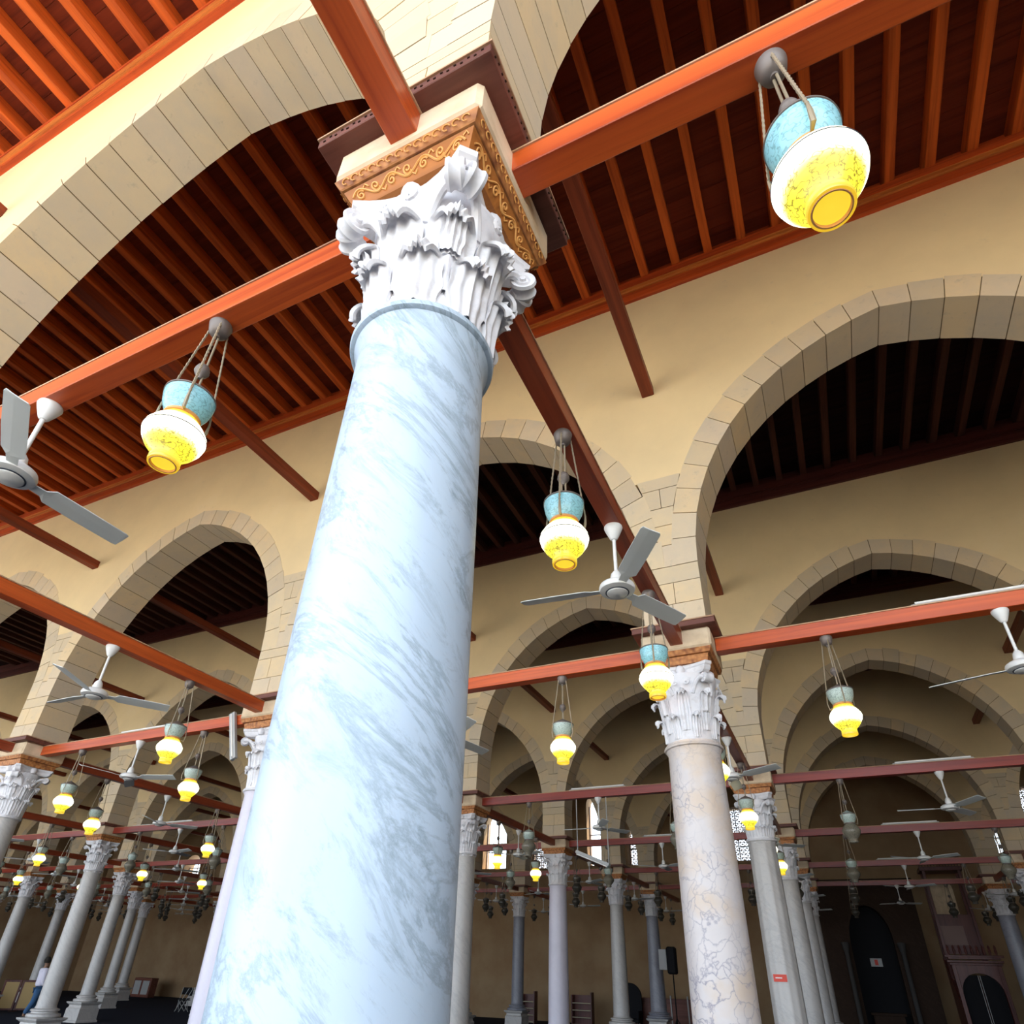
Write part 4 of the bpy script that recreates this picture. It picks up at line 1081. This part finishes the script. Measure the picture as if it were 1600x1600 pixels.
# ------------------------------------------------------------------ the man in the white shirt
def person():
    root = thing('person', (-26.3, 16.35, 0), D(-20), label='person seen from behind in a white shirt and blue jeans, walking', cat='person')
    skin = mat('skin', (.30, .17, .11), .6, .3); shirt = mat('white_shirt', (.80, .76, .86), .8, .1); jean = mat('blue_jeans', (.06, .13, .25), .85, .1); hair = mat('dark_hair', (.03, .025, .02), .8, .2); shoe = mat('dark_shoe', (.05, .05, .05), .6, .3)
    def skinned(name, pts, edges, rad, mt, parent, root_i=0, sub=1):
        me = bpy.data.meshes.new(name); me.from_pydata(pts, edges, []); me.materials.append(mt)
        o = bpy.data.objects.new(name, me); COL.objects.link(o)
        md = o.modifiers.new('s', 'SKIN'); 
        for v, r in zip(me.skin_vertices[0].data if me.skin_vertices else [], rad): v.radius = (r, r)
        if not me.skin_vertices:
            pass
        md.use_smooth_shade = True
        sb = o.modifiers.new('u', 'SUBSURF'); sb.levels = sub; sb.render_levels = sub
        return o
    def mk(name, pts, edges, rad, mt, parent, root_i=0):
        me = bpy.data.meshes.new(name); me.from_pydata(pts, edges, []); me.materials.append(mt)
        bm = bmesh.new(); bm.from_mesh(me); lay = bm.verts.layers.skin.verify()
        bm.verts.ensure_lookup_table()
        for i, v in enumerate(bm.verts):
            r = rad[i]; v[lay].radius = r if isinstance(r, tuple) else (r, r); v[lay].use_root = (i == root_i)
        bm.to_mesh(me); bm.free()
        o = bpy.data.objects.new(name, me); COL.objects.link(o); md = o.modifiers.new('s', 'SKIN'); md.use_smooth_shade = True
        sb = o.modifiers.new('u', 'SUBSURF'); sb.levels = 1; sb.render_levels = 2
        if parent: o.parent = parent
        return o
    # body: one continuous figure
    P = [(0, 0, .98), (0, 0, 1.15), (0, .01, 1.40), (0, .0, 1.54), (0, .01, 1.62), (0, .0, 1.74), (0, .01, 1.86),
         (-.19, .0, 1.50), (-.26, -.03, 1.22), (-.25, .06, .98), (-.25, .09, .90),
         (.19, .0, 1.50), (.27, .0, 1.22), (.24, .10, .99), (.24, .13, .91),
         (-.10, 0, .92), (-.11, .10, .52), (-.11, .02, .10), (-.11, .16, .05),
         (.10, 0, .92), (.12, -.04, .52), (.12, -.22, .12), (.12, -.10, .05)]
    E = [(0, 1), (1, 2), (2, 3), (3, 4), (4, 5), (5, 6), (3, 7), (7, 8), (8, 9), (9, 10), (3, 11), (11, 12), (12, 13), (13, 14), (0, 15), (15, 16), (16, 17), (17, 18), (0, 19), (19, 20), (20, 21), (21, 22)]
    Rr = [.13, .13, .15, .10, .06, .095, .07, .065, .05, .035, .03, .065, .05, .035, .03, .09, .065, .045, .035, .09, .065, .045, .035]
    b = mk('body', P, E, Rr, skin, root)
    SP = [(0, 0, .94), (0, 0, 1.15), (0, .01, 1.40), (0, 0, 1.53), (-.20, .0, 1.50), (-.275, -.02, 1.20), (-.26, .05, 1.0), (.20, 0, 1.50), (.285, 0, 1.20), (.25, .09, 1.01)]
    mk('shirt', SP, [(0, 1), (1, 2), (2, 3), (3, 4), (4, 5), (5, 6), (3, 7), (7, 8), (8, 9)], [(.24, .17), (.21, .16), (.25, .17), (.16, .12), .11, .085, .07, .11, .085, .07], shirt, root)
    JP = [(0, 0, 1.0), (-.10, 0, .90), (-.11, .10, .52), (-.11, .03, .12), (.10, 0, .90), (.12, -.04, .52), (.12, -.20, .14)]
    mk('jeans', JP, [(0, 1), (1, 2), (2, 3), (0, 4), (4, 5), (5, 6)], [.15, .13, .10, .085, .13, .10, .085], jean, root)
    m = MB(); m.lathe([(.02, .13), (.075, .11), (.105, .05), (.11, 0), (.10, -.05), (.085, -.08)], 16, hair, (0, -.015, 1.80)); m.build('hair', root, True)
    for s in (-1, 1):
        m = MB(); m.box(s * .115 - .05, s * .115 + .05, -.04 if s < 0 else -.27, .22 if s < 0 else -.0, 0, .09, shoe, .025); m.build('shoe', root)
person()

# ------------------------------------------------------------------ leave out repeats of which the photo shows nothing
for o in [q for q, _k in REPS] + COLUMNS:
    if o.get('label') in SKIP:
        for ch_ in list(o.children_recursive): bpy.data.objects.remove(ch_)
        bpy.data.objects.remove(o)
